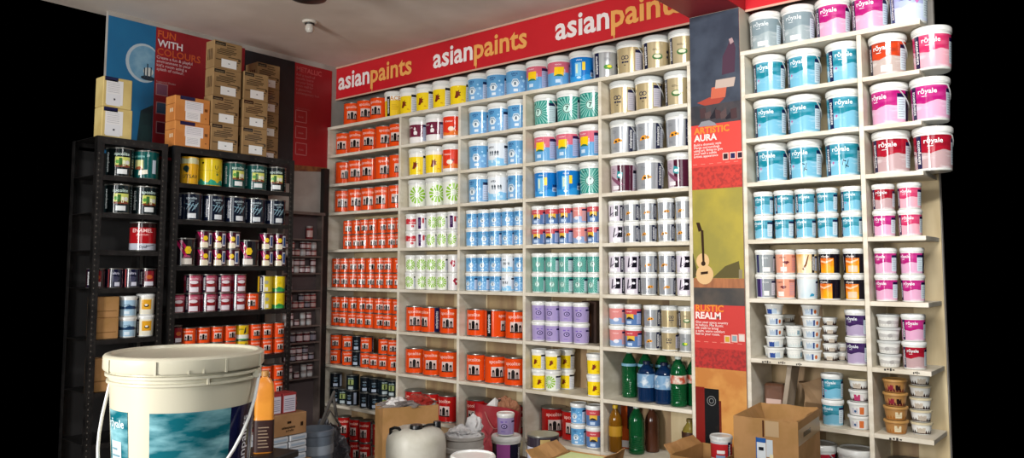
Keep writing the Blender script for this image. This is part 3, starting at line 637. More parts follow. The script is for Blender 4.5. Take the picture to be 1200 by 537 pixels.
# banner fascias
def banner(name, x0, x1, label):
    o = empty(name, (x0, .08, 3.058), label=label, cat='sign')
    m = MB(); m.box(0, 0, 0, x1-x0, .03, ZC-3.058-.002, RED); m.build('panel', o)
    m = MB(); m.box(0, -.006, -.012, x1-x0, 0.0, 0, M('banner_trim', '#c9a08c', .5)); m.box(0, -.008, ZC-3.074, x1-x0, 0, ZC-3.06, M('banner_trim', '#c9a08c', .5)); m.build('edge_trim', o)
    return o
bn = banner('shop_banner', .0, 3.31, 'long red banner with white and orange lettering above the shelves')
TW_, TO_ = M('sign_white', '#efe6e4', .4), M('sign_orange', '#eaa85a', .4)
for (pa, ya, pb, yb) in ((397, 96, 483, 77), (508, 72, 618, 45), (651, 36, 803, 2)):
    A0 = on_y(pa, ya, .08); A1 = on_y(pb, yb, .08); wd = (A1.x-A0.x); w1 = text2d('asian', .022)[2]; w2 = text2d('paints', .022)[2]; k = wd/(w1+w2+.06)
    zb = -.0
    base = 3.135-3.058
    m = MB(); flat_text(m, 'asian', (A0.x+w1*k/2, -.004, base), (1, 0, 0), (0, 0, 1), w1*k, TW_, .022); m.build('white_lettering', bn)
    m = MB(); xs = A0.x+(w1+.06)*k; flat_text(m, 'paints', (xs+w2*k/2, -.004, base), (1, 0, 0), (0, 0, 1), w2*k, TO_, .022)
    m.add([(xs+.01*k, -.0042, base), (xs+.12*k, -.0042, base), (xs+.12*k, -.0042, base-.28*k), (xs+.10*k, -.0042, base-.40*k)], [(3, 2, 1, 0)], TO_); m.build('orange_lettering', bn)
banner('shop_banner', 3.614, XEND, 'short red banner above the aqua and magenta pails').location.y = .08

# ---------------------------------------------------------------- shelving
BZ = [2.805, 2.565, 2.322, 2.085, 1.780, 1.470, 1.157, .848, .535, .10]
UPX = [0, .893, 1.515, 2.106, 2.702, 3.315]
URX = [3.612, 4.222]
def shelving(xs, x_end, label, closed_end=True):
    o = empty('shelving_unit', (xs[0], 0, 0), label=label, cat='shelves'); bx = xs[0]; T = .022
    ups = list(xs)
    for i, x in enumerate(ups):
        m = MB(); h = T/2
        xa, xb = (0.001, T) if i == 0 else ((x-bx-T, x-bx-.001) if (closed_end and i == len(ups)-1) else (x-bx-h, x-bx+h))
        m.box(xa, 0, 0, xb, YB-.012, BZ[0]-.022, SHELF); m.build('upright', o, bevel=.0015)
    ends = list(ups)+([] if closed_end else [x_end])
    for zi, z in enumerate(BZ):
        m = MB()
        if zi == 0: m.box(.001, -.004, z-.024, ends[-1]-bx-.001, YB-.012, z, SHELF); m.build('top_board', o, bevel=.0015); continue
        for i in range(len(ends)-1):
            m = MB(); a = ends[i]-bx+(T if i == 0 else T/2); b = ends[i+1]-bx-(T if closed_end and i == len(ends)-2 else T/2)
            zz = z
            m.box(a+.0005, -.003, zz-.022, b-.0005, YB-.012, zz, SHELF); m.build('shelf_board', o, bevel=.0015)
    for i in range(len(ends)-1):
        m = MB(); m.box(ends[i]-bx+.003, YB-.011, 0, ends[i+1]-bx-.003, YB-.002, BZ[0]-.026, SHELF_BACK)
        md = (ends[i]+ends[i+1])/2-bx
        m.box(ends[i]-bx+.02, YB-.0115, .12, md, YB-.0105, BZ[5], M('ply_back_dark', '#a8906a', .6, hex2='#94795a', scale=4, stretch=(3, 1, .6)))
        m.build('back_panel', o)
    return o
s1 = shelving(UPX, None, 'long cream paint shelving unit between the corner and guitar poster')
s2 = shelving(URX, XEND, 'cream shelving unit beside the guitar poster holding aqua pails', closed_end=False)
# handwritten marks on the front edges of the boards
mk = M('marker_black', '#2a2420', .8); m = MB()
for px, py, wd in ((893, 424, .05), (912, 425, .04), (933, 427, .03), (1036, 433, .05), (1070, 437, .03), (1042, 514, .06)):
    P = on_y(px, py, -.0035); x = P.x-3.612; z = P.z
    for i in range(4): m.box(x+i*wd/4, -.0036, z-.006+(i % 2)*.003, x+i*wd/4+wd/6, -.0033, z+.003+(i % 3)*.002, mk)
m.build('marker_writing', s2)

# ---------------------------------------------------------------- rows of cans on the shelves
BAYS = ['corner', 'second', 'third', 'fourth', 'fifth', 'sixth', 'seventh']
LIM = [(.024, .881), (.905, 1.503), (1.527, 2.094), (2.118, 2.690), (2.714, 3.292), (3.636, 4.210), (4.234, 9)]
ROWN = ['top', 'second', 'third', 'fourth', 'fifth', 'sixth', 'seventh', 'eighth', 'ninth', 'bottom']
ORD = ['first', 'second', 'third', 'fourth', 'fifth', 'sixth', 'seventh', 'eighth', 'ninth', 'tenth', 'eleventh', 'twelfth', 'thirteenth', 'fourteenth', 'fifteenth', 'sixteenth', 'seventeenth', 'eighteenth', 'nineteenth', 'twentieth']
def face(x, y): return math.atan2(CAM.x-x, -(CAM.y-y))
def row(bay, r, items, back=.022, lower=None, zoff=0, rot=None, z=None, exact=False):
    """items: (kind, px of left silhouette edge[, yaw offset deg]); lower: x positions of the cans below (stacked)"""
    z0 = (BZ[r] if z is None else z)+.0005
    xs = []; lo, hi = LIM[bay] if r > 0 else ((.1, 3.31) if bay < 5 else (3.62, 9))
    for i, it in enumerate(items):
        key, px = it[0], it[1]; k = KIND[key]; rad = k['r']
        y = back+rad
        if px is None: x = lower[i][0]
        else: x = x_left(px, z0+k['H']*.9, y, rad)
        xs.append([x, rad, y, key])
    n = len(xs)
    xs[0][0] = max(xs[0][0], lo+xs[0][1]+.004)
    for i in range(1, n): xs[i][0] = max(xs[i][0], xs[i-1][0]+xs[i-1][1]+xs[i][1]+.001)
    if hi < 5 and xs[-1][0]+xs[-1][1] > hi-.004:
        xs[-1][0] = hi-.004-xs[-1][1]
        for i in range(n-2, -1, -1): xs[i][0] = min(xs[i][0], xs[i+1][0]-xs[i+1][1]-xs[i][1]-.001)
    out = []
    for i, (x, rad, y, key) in enumerate(xs):
        zz = z0
        if lower is not None:
            zz = z0+KIND[lower[min(i, len(lower)-1)][3]]['H']+.0005
        off = items[i][2] if len(items[i]) > 2 else random.choice((-30, -22, -14, -8, 4))+random.uniform(-5, 5)
        if y < 1e9: rz = face(x, y)+R(off)
        layer = '' if lower is None and rot is None else (' lower layer,' if lower is None else ' upper layer,')
        if lower is None and rot == 'two': layer = ' lower layer,'
        label = f"{KIND[key]['look']}, {ORD[i]} along,{layer} {ROWN[r]} shelf, {BAYS[bay]} bay"
        if r == 0: label = f"{KIND[key]['look']}, {ORD[i]} along the top of the {'aqua' if bay > 4 else 'long cream'} shelves"
        put(key, (x, y, zz), rz, label)
        out.append((x, rad, y, key))
    return out
def two(bay, r, low, high=None, back=.022):
    L = row(bay, r, low, back, rot='two')
    hi = [(h if isinstance(h, tuple) else (h, None)) for h in (high or [i[0] for i in low])]
    # upper cans stand on the ones below
    out = []
    for i, h in enumerate(hi):
        if h[0] is None: continue
        key = h[0]; x, rad, y, lk = L[i]; z = BZ[r]+.001+KIND[lk]['H']
        off = random.choice((-26, -18, -10, 2))+random.uniform(-6, 6)
        put(key, (x+random.uniform(-.0005, .0005), y, z), face(x, y)+R(off), f"{KIND[key]['look']}, {ORD[i]} along, upper layer, {ROWN[r]} shelf, {BAYS[bay]} bay")
    return L
# top of the long unit
row(0, 0, [('O4', 406.9), ('O4', 418.8), ('O4', 435.7), ('ACE', 450.7, 0), ('Y4', 468.6), ('Y4', 489), ('Y4', 508), ('Y4', 527.6), ('B4', 547.5), ('B4', 570.2), ('B4', 593.3), ('P4', 617), ('P4', 640.5), ('BB4', 667.4), ('SG4', 695.5, 10), ('AU4', 722.8), ('AG4', 753, 5), ('AG4', 783, -5)])
# corner bay
for r, l in ((1, [385.5, 400.9, 418.4, 434.7, 451.3]), (2, [385, 400.3, 417.8, 434.7, 451.7]), (3, [388.3, 400.9, 418.4, 434.7, 451.7])):
    row(0, r, [('O4', p) for p in l])
l = [401.9, 409, 417.8, 427.8, 436.7, 451.7, 460]
two(0, 4, [('o1', p) for p in l], back=.05)
l = [388, 397.5, 407.2, 417.5, 428, 438.5, 448.7, 457.7]
two(0, 5, [('o1', p) for p in l]); two(0, 6, [('o1', p) for p in l])
two(0, 7, [('o1', 384), ('o1', 400.8), ('d1', 412), ('o1', 421.4), ('o1', 426.5), ('o1', 438.7), ('o1', 450), ], ['o1', 'o1', 'd1', 'o1', None, 'o1', 'o1'])
two(0, 8, [('d1', 380), ('dp1', 391), ('d1', 402), ('d1', 421.4), ('d1', 430.8), ('dp1', 442), ('dp1', 453)], ['d1', None, 'dp1', 'd1', 'd1', 'dp1', 'dp1'])
two(0, 9, [('c2', 395.5), ('c2', 409), ('c2', 420.5), ('c2', 436)], ['c2', 'c2', 'c2', 'c2'])
# second bay
row(1, 1, [('MA4', 472.6), ('MA4', 495), ('FL4', 517.4)]); row(1, 2, [('Y4', 472.2), ('Y4', 496.5), ('FL4', 516.4)]); row(1, 3, [('G4', 472.2), ('G4', 497.9), ('G4', 516.4)])
two(1, 4, [('r1', 471.3), ('wp1', 484.6), ('g1', 496.6), ('g1', 509.9), ('g1', 522.8)], ['r1', 'wp1', 'g1', 'g1', 'wp1'])
two(1, 5, [('g1', 471.3), ('g1', 483.3), ('g1', 495.6), ('g1', 507.7), ('mw1', 524.1)])
row(1, 6, [('O4', 471.3, -12), ('O4', 493, -56), ('O4', 515.6, -20)]); row(1, 7, [('O4', 472), ('O4', 495.5), ('O4', 513.8)]); row(1, 8, [('C4', 468.6), ('C4', 493.5), ('C4', 513.4)])
# third bay
row(2, 1, [('B4', 541), ('B4', 562), ('B4', 590.7)]); row(2, 2, [('B4', 542.3), ('WH4', 564.8), ('B4', 590.7)]); row(2, 3, [('B4', 540), ('WH4', 563.8), ('B4', 591.3)])
two(2, 4, [('b1', p) for p in (540.5, 554.5, 568.4, 585.3, 599.7)])
two(2, 5, [('b1', 538.5), ('b1', 554.9), ('b1', 568.8), ('wh1', 585.3), ('b1', 598)])
row(2, 6, [('O4', 541, -26), ('O4', 565, 52), ('O4', 592, -6)]); row(2, 7, [('O4', 536.5), ('O4', 562.4), ('O4', 590.7)]); row(2, 8, [('C4', 541), ('C4', 567), ('C4', 590)])
# fourth bay
row(3, 1, [('T4', 618.6, -34), ('T4', 651.5, -2), ('T4', 677, 0)]); row(3, 2, [('P4', 618.6), ('P4', 649.5), ('P4', 677.6)]); row(3, 3, [('BB4', 619), ('BB4', 650), ('T4', 678)])
two(3, 4, [('rb1', 617.4), ('rb1', 634), ('rb1', 651), ('sa1', 669.6), ('rb1', 687)]); two(3, 5, [('t1', p) for p in (620.6, 635.4, 651.6, 669.6, 687)])
two(3, 6, [('l1', 618.4), ('l1', 634), ('l1', 652), ('l1', 670)])
two(3, 7, [('y1', 618), ('g1', 635.4), ('y1', 687)], ['y1', 'y1', 'y1'])
row(3, 8, [('C4', 616), ('C4', 640)], back=.105)
two(3, 8, [('b1', 665.8), ('rb1', 686)], ['b1', 'rb1']) if False else None
def stack(bay, r, key, px, n, back, where, keys=None, z=None):
    k = KIND[key]; y = back+k['r']; zz = (BZ[r] if z is None else z)+.0005; x = x_left(px, zz+k['H'], y, k['r']); rm = max(KIND[q]['r'] for q in (keys or [key])); x = min(max(x, LIM[bay][0]+rm+.004), LIM[bay][1]-rm-.004)
    names = {1: ['alone'], 2: ['lower', 'upper'], 3: ['lowest', 'middle', 'topmost'], 4: ['lowest', 'second', 'third', 'topmost'], 5: ['lowest', 'second', 'middle', 'fourth', 'topmost']}[n]
    for i in range(n):
        kk = keys[i] if keys else key
        put(kk, (x, y, zz), face(x, y)+R(random.uniform(-20, 8)), f"{KIND[kk]['look']}, {names[i]} in {where}" if n > 1 else f"{KIND[kk]['look']} {where}")
        zz += KIND[kk]['H']+.0005
    return x
stack(3, 8, 'b1', 668, 2, .03, 'pile of two beside red tins')
stack(3, 8, 'rb1', 686, 2, .02, 'pile of two under the yellow pails')
# fifth bay
row(4, 1, [('AU4', 709), ('AU4', 739.7), ('AG4', 777.6)]); row(4, 2, [('S4', 709), ('S4', 743.7), ('S4', 779)]); row(4, 3, [('PL4', 712), ('S4', 743), ('PL4', 780.6)])
two(4, 4, [('m1', 710.4), ('s1', 729.8), ('s1', 748.7), ('s1', 770), ('s1', 791)]); two(4, 5, [('m1', 709.8), ('m1', 730.4), ('s1', 749.3), ('s1', 771), ('m1', 792)])
two(4, 6, [('sa1', 710.4), ('rb1', 730.8), ('s1', 754), ('au1', 775.6), ('sg1', 795)], ['sa1', 'rb1', 's1', 'au1', 'ag1'])
# sixth and seventh bays
row(5, 0, [('GR4', 868, -6), ('GR4', 903.4, -6), ('MG4', 944, -4), ('MG4', 985, -4), ('LV4', 1031.6, 0)])
row(5, 1, [('R4', 874, -6), ('R4', 920.8, -10), ('R4', 966.7, 12)]); row(5, 2, [('R4', 875, -6), ('R4', 921, -10), ('R4', 966.7, 12)]); row(5, 3, [('R4', 877.5, -4), ('RM4', 918.6, -8), ('RM4', 965.4, 4)])
row(6, 1, [('OB4', 1014.5, -8), ('pk4', 1067, 10)]); row(6, 2, [('MG4', 1016.7, -26), ('MG4', 1065, 4)]); row(6, 3, [('DR4', 1020.5, 0), ('DR4', 1068, 14)])
two(5, 4, [('a1', p) for p in (875.3, 901, 927.5, 956.6, 985)]); two(6, 4, [('mg1', 1020.5), ('pk1', 1051.5)], ['dr1', 'pk1'])
two(5, 5, [('gp1', 877), ('li1', 902.5), ('ic1', 928.4), ('og1', 959), ('ob1', 988)], ['gs1', 'li1', 'gd1', 'og1', 'ob1']); two(6, 5, [('mg1', 1020.6), ('mg1', 1054.7)])
stack(5, 6, 'TB', 879, 1, .12, 'standing alone before the tub piles')
stack(5, 6, 'TW', 896.8, 5, .03, 'pile nearest the guitar poster', ['TB', 'TB', 'TW', 'TW', 'TB'])
stack(5, 6, 'TS', 915.5, 5, .19, 'pile behind the pale tubs')
stack(5, 6, 'TP', 920, 3, .095, 'pile of three pale tubs')
stack(5, 6, 'TW', 939.5, 5, .03, 'pile between pale and little tubs')
stack(5, 6, 'TS', 964, 5, .085, 'tall pile of little tubs')
stack(5, 6, 'TS', 977, 2, .15, 'pile near the purple pails')
stack(5, 6, 'pu1', 991.6, 2, .02, 'pile on the tub shelf')
stack(6, 6, 'TG', 1027.4, 4, .03, 'ivory pile beside magenta pail')
stack(6, 6, 'mg1', 1056, 2, .02, 'pile beside the ivory tubs', ['dr1', 'mg1'])
stack(5, 7, 'a1', 962, 2, .02, 'pile beside crushed carton')
stack(5, 7, 'TO', 998.5, 4, .02, 'pile against shelf upright', ['TO', 'TO', 'TK', 'TN'])
stack(6, 7, 'TT', 1035, 4, .02, 'tan-lidded pile on eighth shelf', ['TT', 'TT', 'TM', 'TM'])
stack(6, 7, 'TN', 1066, 5, .08, 'cream-lidded pile on eighth shelf')
row(5, 8, [('DR4', 955), ('bw4', 985)])
row(6, 8, [('C4', 1040)])
#EXTRA
# ================================================================ poster column between the shelves
def P_y(px, py, Y=-.004): return on_y(px, py, Y)
pc = empty('wall_poster', (3.3155, -.002, 0), label='tall guitar and armchair paint poster on the pillar between the shelves', cat='poster')
X0, X1 = 3.317-3.3155, 3.610-3.3155
zs = dict(top=3.052, a=P_y(812, 148).z, b=P_y(812, 197).z, c_=P_y(812, 223).z, d=P_y(812, 326).z, e=P_y(812, 337).z, f=P_y(812, 357).z, g=P_y(812, 407).z, h=P_y(812, 430).z)
POST_R = M('poster_red', '#cf3a30', .5)
def pq(m, x0, z0, x1, z1, mat, y=0.0): m.add([(x0, y, z0), (x1, y, z0), (x1, y, z1), (x0, y, z1)], [(0, 1, 2, 3)], mat)
m = MB(); m.box(X0, -.002, .05, X1, .0015, 3.052, M('poster_board', '#8a3228', .6)); m.build('backing', pc)
m = MB(); y = -.0026
pq(m, X0, zs['a'], X1, zs['top'], M('poster_navy', '#293140', .4, hex2='#3a4352', scale=7), y)
pq(m, X0, zs['a'], X1, zs['a']+.11, M('poster_dusk', '#24262e', .45, hex2='#3b3438', scale=14), y-.0004)
def pp(m, pts, mat, y): m.add([(3.3155*0+P_y(a, b).x-3.3155, y, P_y(a, b).z) for a, b in pts], [tuple(reversed(range(len(pts))))], mat)
pp(m, [(817, 121), (832, 114), (849, 115), (843, 121), (826, 124)], c('#a3483c'), y-.0008)
pp(m, [(834, 103), (852, 99), (850, 114), (833, 116)], c('#c0654e'), y-.001)
pp(m, [(839, 94), (862, 90), (860, 101), (838, 104)], c('#b7a59a'), y-.0012)
pp(m, [(855, 48), (859, 46), (862, 56), (861, 84), (846, 88), (847, 66), (851, 58)], c('#4a3343'), y-.0006)
pp(m, [(854, 46), (858, 44), (860, 49), (856, 52)], c('#a48a8c'), y-.0008)
for i in range(7): pp(m, [(820+i*6, 128+(i % 3)*5), (827+i*6, 126+(i % 2)*4), (828+i*6, 138), (821+i*6, 140)], c(('#4c3a3c', '#5a4a4a', '#2c2a30')[i % 3]), y-.0007-i*.00005)
pp(m, [(818, 149), (822, 143), (831, 141), (838, 144), (840, 147)], c('#8c8c92'), y-.0012)
m.build('armchair_picture', pc)
m = MB()
pq(m, X0, zs['c_'], X1, zs['a'], POST_R, y-.0005)
pq(m, X0, zs['c_'], X1, zs['b'], M('poster_red_flake', '#c03024', .6, hex2='#9c241c', scale=60, contrast=(.45, .6)), y-.0008)
m2_ = m; m2_.build('artistic_panel', pc); m = MB(); pq(m, X0, zs['g'], X1, zs['f'], M('poster_red2', '#c02a22', .5), y-.0005)
pq(m, X0, zs['h'], X1, zs['g'], M('poster_red_flake2', '#b2221c', .6, hex2='#8c1a16', scale=60, contrast=(.45, .6)), y-.0008)
m.build('rustic_panel', pc)
m = MB()
pq(m, X0, zs['d'], X1, zs['c_'], M('poster_olive', '#a5952e', .5, hex2='#8d8330', scale=5, detail=8), y-.0004)
pq(m, X0, zs['e'], X1, zs['d'], M('poster_floor', '#a8683c', .5, hex2='#8c5530', scale=6, stretch=(6, 1, 1)), y-.0004)
pq(m, X0, zs['f'], X1, zs['e'], M('poster_floor_dark', '#4a4038', .5, hex2='#33302e', scale=8), y-.0004)
pp(m, [(812, 296), (818, 322), (814, 326), (812, 326)], c('#4f4a33'), y-.0008)
pp(m, [(835, 326), (850, 312), (866, 306), (869, 326)], c('#5f5738'), y-.0008)
pp(m, [(866, 316), (870, 316), (870, 326), (866, 327)], c('#8c8268'), y-.001)
m.build('olive_room_picture', pc)
m = MB()  # guitar in the poster
def ellp(cx, cy, rx, ry, mat, yy, n=18, tilt=0): pp(m, [(cx+rx*math.cos(2*math.pi*i/n)*math.cos(tilt)-ry*math.sin(2*math.pi*i/n)*math.sin(tilt), cy-(rx*math.cos(2*math.pi*i/n)*math.sin(tilt)+ry*math.sin(2*math.pi*i/n)*math.cos(tilt))) for i in range(n)][::-1], mat, yy)
gw, gd = c('#d9b483'), c('#3a2a20')
ellp(826, 322, 10.2, 11.5, gw, y-.0016); ellp(823.8, 306, 7.6, 9, gw, y-.0017); ellp(824.5, 309, 2.6, 2.8, gd, y-.002)
pp(m, [(821.5, 270), (824.5, 270), (826, 308), (823.5, 308)][::-1], gd, y-.0022); pp(m, [(816, 261), (820, 261), (823, 270), (819, 272)][::-1], gd, y-.0024); pp(m, [(821.5, 319), (830, 318), (830, 321), (821.5, 322)][::-1], gd, y-.0022)
m.build('guitar_picture', pc)
m = MB(); up_ = (0, 0, 1); xd = (1, 0, 0)
def ptext(s, px, py, mat, size, bold=.02): P = P_y(px, py); return flat_text(m, s, (P.x-3.3155, y-.002, P.z), xd, up_, 0, mat, bold, 'L', size)
ORG, WHT = c('#e8893c'), c('#f0dcd6')
for t1_, t2_, px, py, par in (('ARTISTIC', 'AURA', 813.5, 158, ('Build a dramatic style', 'Merge surroundings', 'using art. Bring to give', 'your wall a subtle', 'artistic appearance')), ('RUSTIC', 'REALM', 815.5, 364.5, ('Give your space country', 'in history. Mix Rustic', 'silk walls to bring', 'a calm, warm comfort', 'feel to your room.'))):
    m = MB(); ptext(t1_, px, py, ORG, .050, .035); ptext(t2_, px, py+8.5, WHT, .050, .035)
    for i, t in enumerate(par): ptext(t, px, py+14+i*3.4, WHT, .019, .01)
    m.build('lettering', pc)
for bx, by, cs in ((847, 184, ('#3a2a30', '#2c2c54', '#3c2e38')), (849, 398, ('#c9a23c', '#8aa0a8', '#d8cfc8'))):
    for i in range(3):
        m = MB(); a = P_y(bx+i*8.4, by-i*.8); x = a.x-3.3155
        pq(m, x, a.z-.018, x+.034, a.z+.022, c('#e0b9ae'), y-.0014); pq(m, x+.005, a.z-.012, x+.029, a.z+.016, c(cs[i]), y-.0018); m.build('colour_swatch', pc)
for py in (194, 400):
    m = MB(); a = P_y(813, py)
    for i in range(6): pq(m, .01+i*.048, a.z, .035+i*.048, a.z+.003, c('#e08a7c'), y-.0016)
    m.build('dashed_line', pc)
m = MB()
pq(m, X0, .06, X1, zs['h'], M('poster_orange', '#b9742e', .5, hex2='#cf9448', scale=7, detail=8), y-.0004)
zt = P_y(826, 455).z; xa = P_y(826, 480).x-3.3155; xb = P_y(843, 480).x-3.3155
pq(m, X0, .06, xa, zt+.005, c('#7c201c'), y-.0008); pq(m, xa, .06, xb, zt, c('#181a1c'), y-.0012); pq(m, xb, .06, xb+.012, zt-.06, c('#6a2418'), y-.0010)
a = P_y(834, 470); n = 20
for rr in (.026, .014):
    m.add([(a.x-3.3155+r_*math.cos(2*math.pi*i/n), y-.002, a.z+r_*math.sin(2*math.pi*i/n)) for r_ in (rr, rr-.003) for i in range(n)], [(i, (i+1) % n, n+(i+1) % n, n+i) for i in range(n)][::1], c('#8a8a88'))
m.build('orange_lower_picture', pc)

# ================================================================ left wall posters (plane X = 0)
def W_x(px, py, X=.004): return on_x(px, py, X)
def wq(m, y0, z0, y1, z1, mat, x=.003): m.add([(x, y0, z0), (x, y1, z0), (x, y1, z1), (x, y0, z1)], [(0, 1, 2, 3)], mat)
def wtext(m, s, px, py, size, mat, bold=.02, x=.0045): P = W_x(px, py); return flat_text(m, s, (x, P.y, P.z), (0, 1, 0), (0, 0, 1), 0, mat, bold, 'L', size)
ya, yb, yc, yd, ye, yf = YEND+.002, W_x(181, 100).y, W_x(286, 100).y, W_x(345, 120).y, W_x(345, 120).y, W_x(388.5, 120).y
zt = ZC-.03; zb = 2.36
def poster(name, y0, y1, z0, z1, mat, label):
    o = empty(name, (0, 0, 0), label=label, cat='poster'); m = MB(); m.box(.0005, y0, z0, .0028, y1, z1, mat); m.build('panel', o); return o
pb = poster('wall_poster', ya, yb-.002, 2.20, zt, M('poster_blue', '#175f8c', .45, hex2='#1c6a98', scale=2), 'blue wall poster with pale round picture above the yellow cartons')
m = MB(); C0 = W_x(169, 74)
def wdisc(m, cy, cz, ry, rz, mat, x, n=28, lim=None):
    m.add([(x, min(cy+ry*math.cos(2*math.pi*i/n), lim or 9), cz+rz*math.sin(2*math.pi*i/n)) for i in range(n)], [tuple(range(n))], mat)
lim = yb-.004
wdisc(m, C0.y, C0.z, .125, .135, c('#a9b8c2'), .0032, lim=lim); wdisc(m, C0.y+.005, C0.z, .108, .12, M('moon', '#5f8eac', .5, hex2='#7ba3ba', scale=9), .0036, lim=lim)
wdisc(m, C0.y+.03, C0.z-.055, .035, .03, c('#c2c7c4'), .004, lim=lim); wdisc(m, C0.y+.03, C0.z-.1, .05, .016, c('#22303c'), .0044, lim=lim)
for dy, hh in ((.0, .07), (.02, .1), (.045, .08)): wq(m, C0.y+dy, C0.z-.1, C0.y+dy+.008, C0.z-.1+hh, c('#2c3c4a'), .0046)
a = W_x(158, 125); m.add([(.0034, a.y, 2.22), (.0034, lim, 2.22), (.0034, lim, a.z+.02), (.0034, a.y+.12, a.z+.03), (.0034, a.y+.04, a.z-.02)], [(0, 1, 2, 3, 4)], M('poster_hill', '#12242c', .5, hex2='#1c3a3c', scale=8))
m.build('round_picture', pb)
prd = poster('wall_poster', yb, yc, 2.20, zt, M('poster_deep_red', '#8e1a22', .5, hex2='#7c161e', scale=3), 'deep red wall poster with large colour slogan behind stacked cartons')
m = MB(); wtext(m, 'FUN', 185, 43, .070, c('#c2562c')); wtext(m, 'WITH', 184.5, 53.5, .070, c('#d8cfd2')); wtext(m, 'COLOURS', 184, 63.5, .070, c('#b8502e'))
for i, t in enumerate(('Create a fun & playful', 'environment in your', "kid's room using a", 'splash of colour.')): wtext(m, t, 183.5, 68+i*4.6, .03, c('#c9a4a6'), .012)
m.build('lettering', prd); m = MB(); wtext(m, 'Suggested Shades', 183, 96, .02, c('#b98a8c'), .005)
for i, (py, cc) in enumerate(((104, '#7a4a62'), (126, '#2c4a68'), (149, '#5a2030'))):
    m.build('colour_swatch' if i else 'swatch_lettering', prd); m = MB(); a = W_x(182.5, py+7); wq(m, a.y, a.z-.0, a.y+.085, a.z+.085, c('#a87a80'), .0032); wq(m, a.y+.006, a.z+.006, a.y+.079, a.z+.079, c(cc), .0036)
m.build('colour_swatch', prd)
poster('wall_poster', yc+.002, yd-.002, 2.30, zt-.01, M('poster_black', '#15161a', .5, hex2='#1e2126', scale=5), 'black wall poster behind the tan cartons')
pm = poster('wall_poster', yd, yf, W_x(360, 198).z, zt-.012, M('poster_deep_red2', '#92161e', .45, hex2='#a01a22', scale=2), 'narrow deep red poster in the corner with three square outlines')
m = MB(); a = W_x(347, 81); wtext(m, 'METALLIC', 347.5, 83, .056, c('#c2585a'), .02)
for i, t in enumerate(('Add a touch of', 'metallic lustre', 'on your living', 'room wall for', 'a glamorous', 'contemporary feel')): wtext(m, t, 347, 88+i*4.3, .03, c('#b96a6c'), .006)
m.build('lettering', pm); m = MB(); wtext(m, 'Suggested Shades', 346.5, 127, .02, c('#b05a5c'), .004)
for py in (142.5, 161.5, 181):
    m.build('swatch_lettering' if py < 150 else 'colour_swatch', pm); m = MB(); a = W_x(346, py); k = c('#c07a7c')
    for (p, q, r_, s_) in ((0, 0, .11, .006), (0, .094, .11, .1), (0, 0, .006, .1), (.104, 0, .11, .1)): wq(m, a.y+p, a.z+q, a.y+r_, a.z+s_, k, .0034)
    wtext(m, 'shade', 349.5, py-5, .022, k, 0)
m.build('colour_swatch', pm); m = MB()
zb_ = W_x(360, 198).z
m.add([(.0032, yd+.01, zb_-.03), (.0032, yf-.02, zb_-.005), (.0032, yf, zb_+.03), (.0032, yd, zb_+.02)], [(0, 1, 2, 3)], M('torn_edge', '#8a5a30', .7, hex2='#6a3a24', scale=20))
m.build('torn_edge', pm)

# ---------------------------------------------------------------- ceiling fittings
P = on_y(363, 25, -.818)
o = empty('ceiling_bulb', (P.x, P.y, ZC-.001), label='white round bulb in its holder on the ceiling', cat='light')
m = MB(); m.lathe([(.001, -.014), (.046, -.014), (.052, -.006), (.052, 0)], 28, M('holder_white', '#c9c3b8', .5)); m.build('ceiling_rose', o)
m = MB(); m.lathe([(.001, -.082), (.016, -.08), (.027, -.068), (.031, -.052), (.029, -.038), (.024, -.024), (.024, -.0145)], 24, M('bulb_glass', '#cdc8bf', .15, trans=.2)); m.build('bulb', o)
m = MB(); m.lathe([(.032, -.024), (.034, -.0165), (.032, -.0145)], 24, M('dark_ring', '#2c2622', .5)); m.build('holder_ring', o)
F = CAM+ray(361, 1)*((ZC-.22-CAM.z)/ray(361, 1).z)
o = empty('ceiling_fan', (F.x, F.y, ZC-.001), label='dark ceiling fan motor hanging at the top edge of view', cat='fan')
BK = M('fan_black', '#15110f', .4)
m = MB(); m.lathe([(.001, -.225), (.05, -.222), (.10, -.205), (.115, -.18), (.11, -.15), (.08, -.12), (.06, -.095), (.015, -.09), (.015, -.03), (.05, -.02), (.055, 0)], 32, BK); m.build('motor', o)
for i in range(3):
    a = R(69+120*i); mt = Matrix.Rotation(a, 4, 'Z'); m = MB(); m.box(.055, -.055, -.112, .42, .055, -.107, BK, mt@Matrix.Rotation(R(6), 4, 'X')); m.build('blade', o, bevel=.002)

# ================================================================ black slotted racks on the left wall
XF = .40
def angle_post(o, y, x, zt, sy, sx):
    m = MB(); t = .003; wd = .038
    m.box(x-(wd if sx > 0 else 0), y-t/2, 0, x+(0 if sx > 0 else wd), y+t/2, zt, RACK)
    m.box(x-t/2, y-(wd if sy < 0 else 0), 0, x+t/2, y+(wd if sy > 0 else 0), zt, RACK)
    hole = M('slot_dark', '#050505', .8)
    if x > .2:
        z = .05
        while z < zt-.04:
            yy = y+sy*wd/2; m.add([(x+t/2+.0004, yy-.005, z), (x+t/2+.0004, yy+.005, z), (x+t/2+.0004, yy+.005, z+.016), (x+t/2+.0004, yy-.005, z+.016)], [(0, 1, 2, 3)], hole); z += .034
            m.add([(x+t/2+.0004, yy-.012, z-.012), (x+t/2+.0004, yy-.006, z-.012), (x+t/2+.0004, yy-.006, z-.004), (x+t/2+.0004, yy-.012, z-.004)], [(0, 1, 2, 3)], M('slot_worn', '#55504a', .6))
    m.build('post', o)
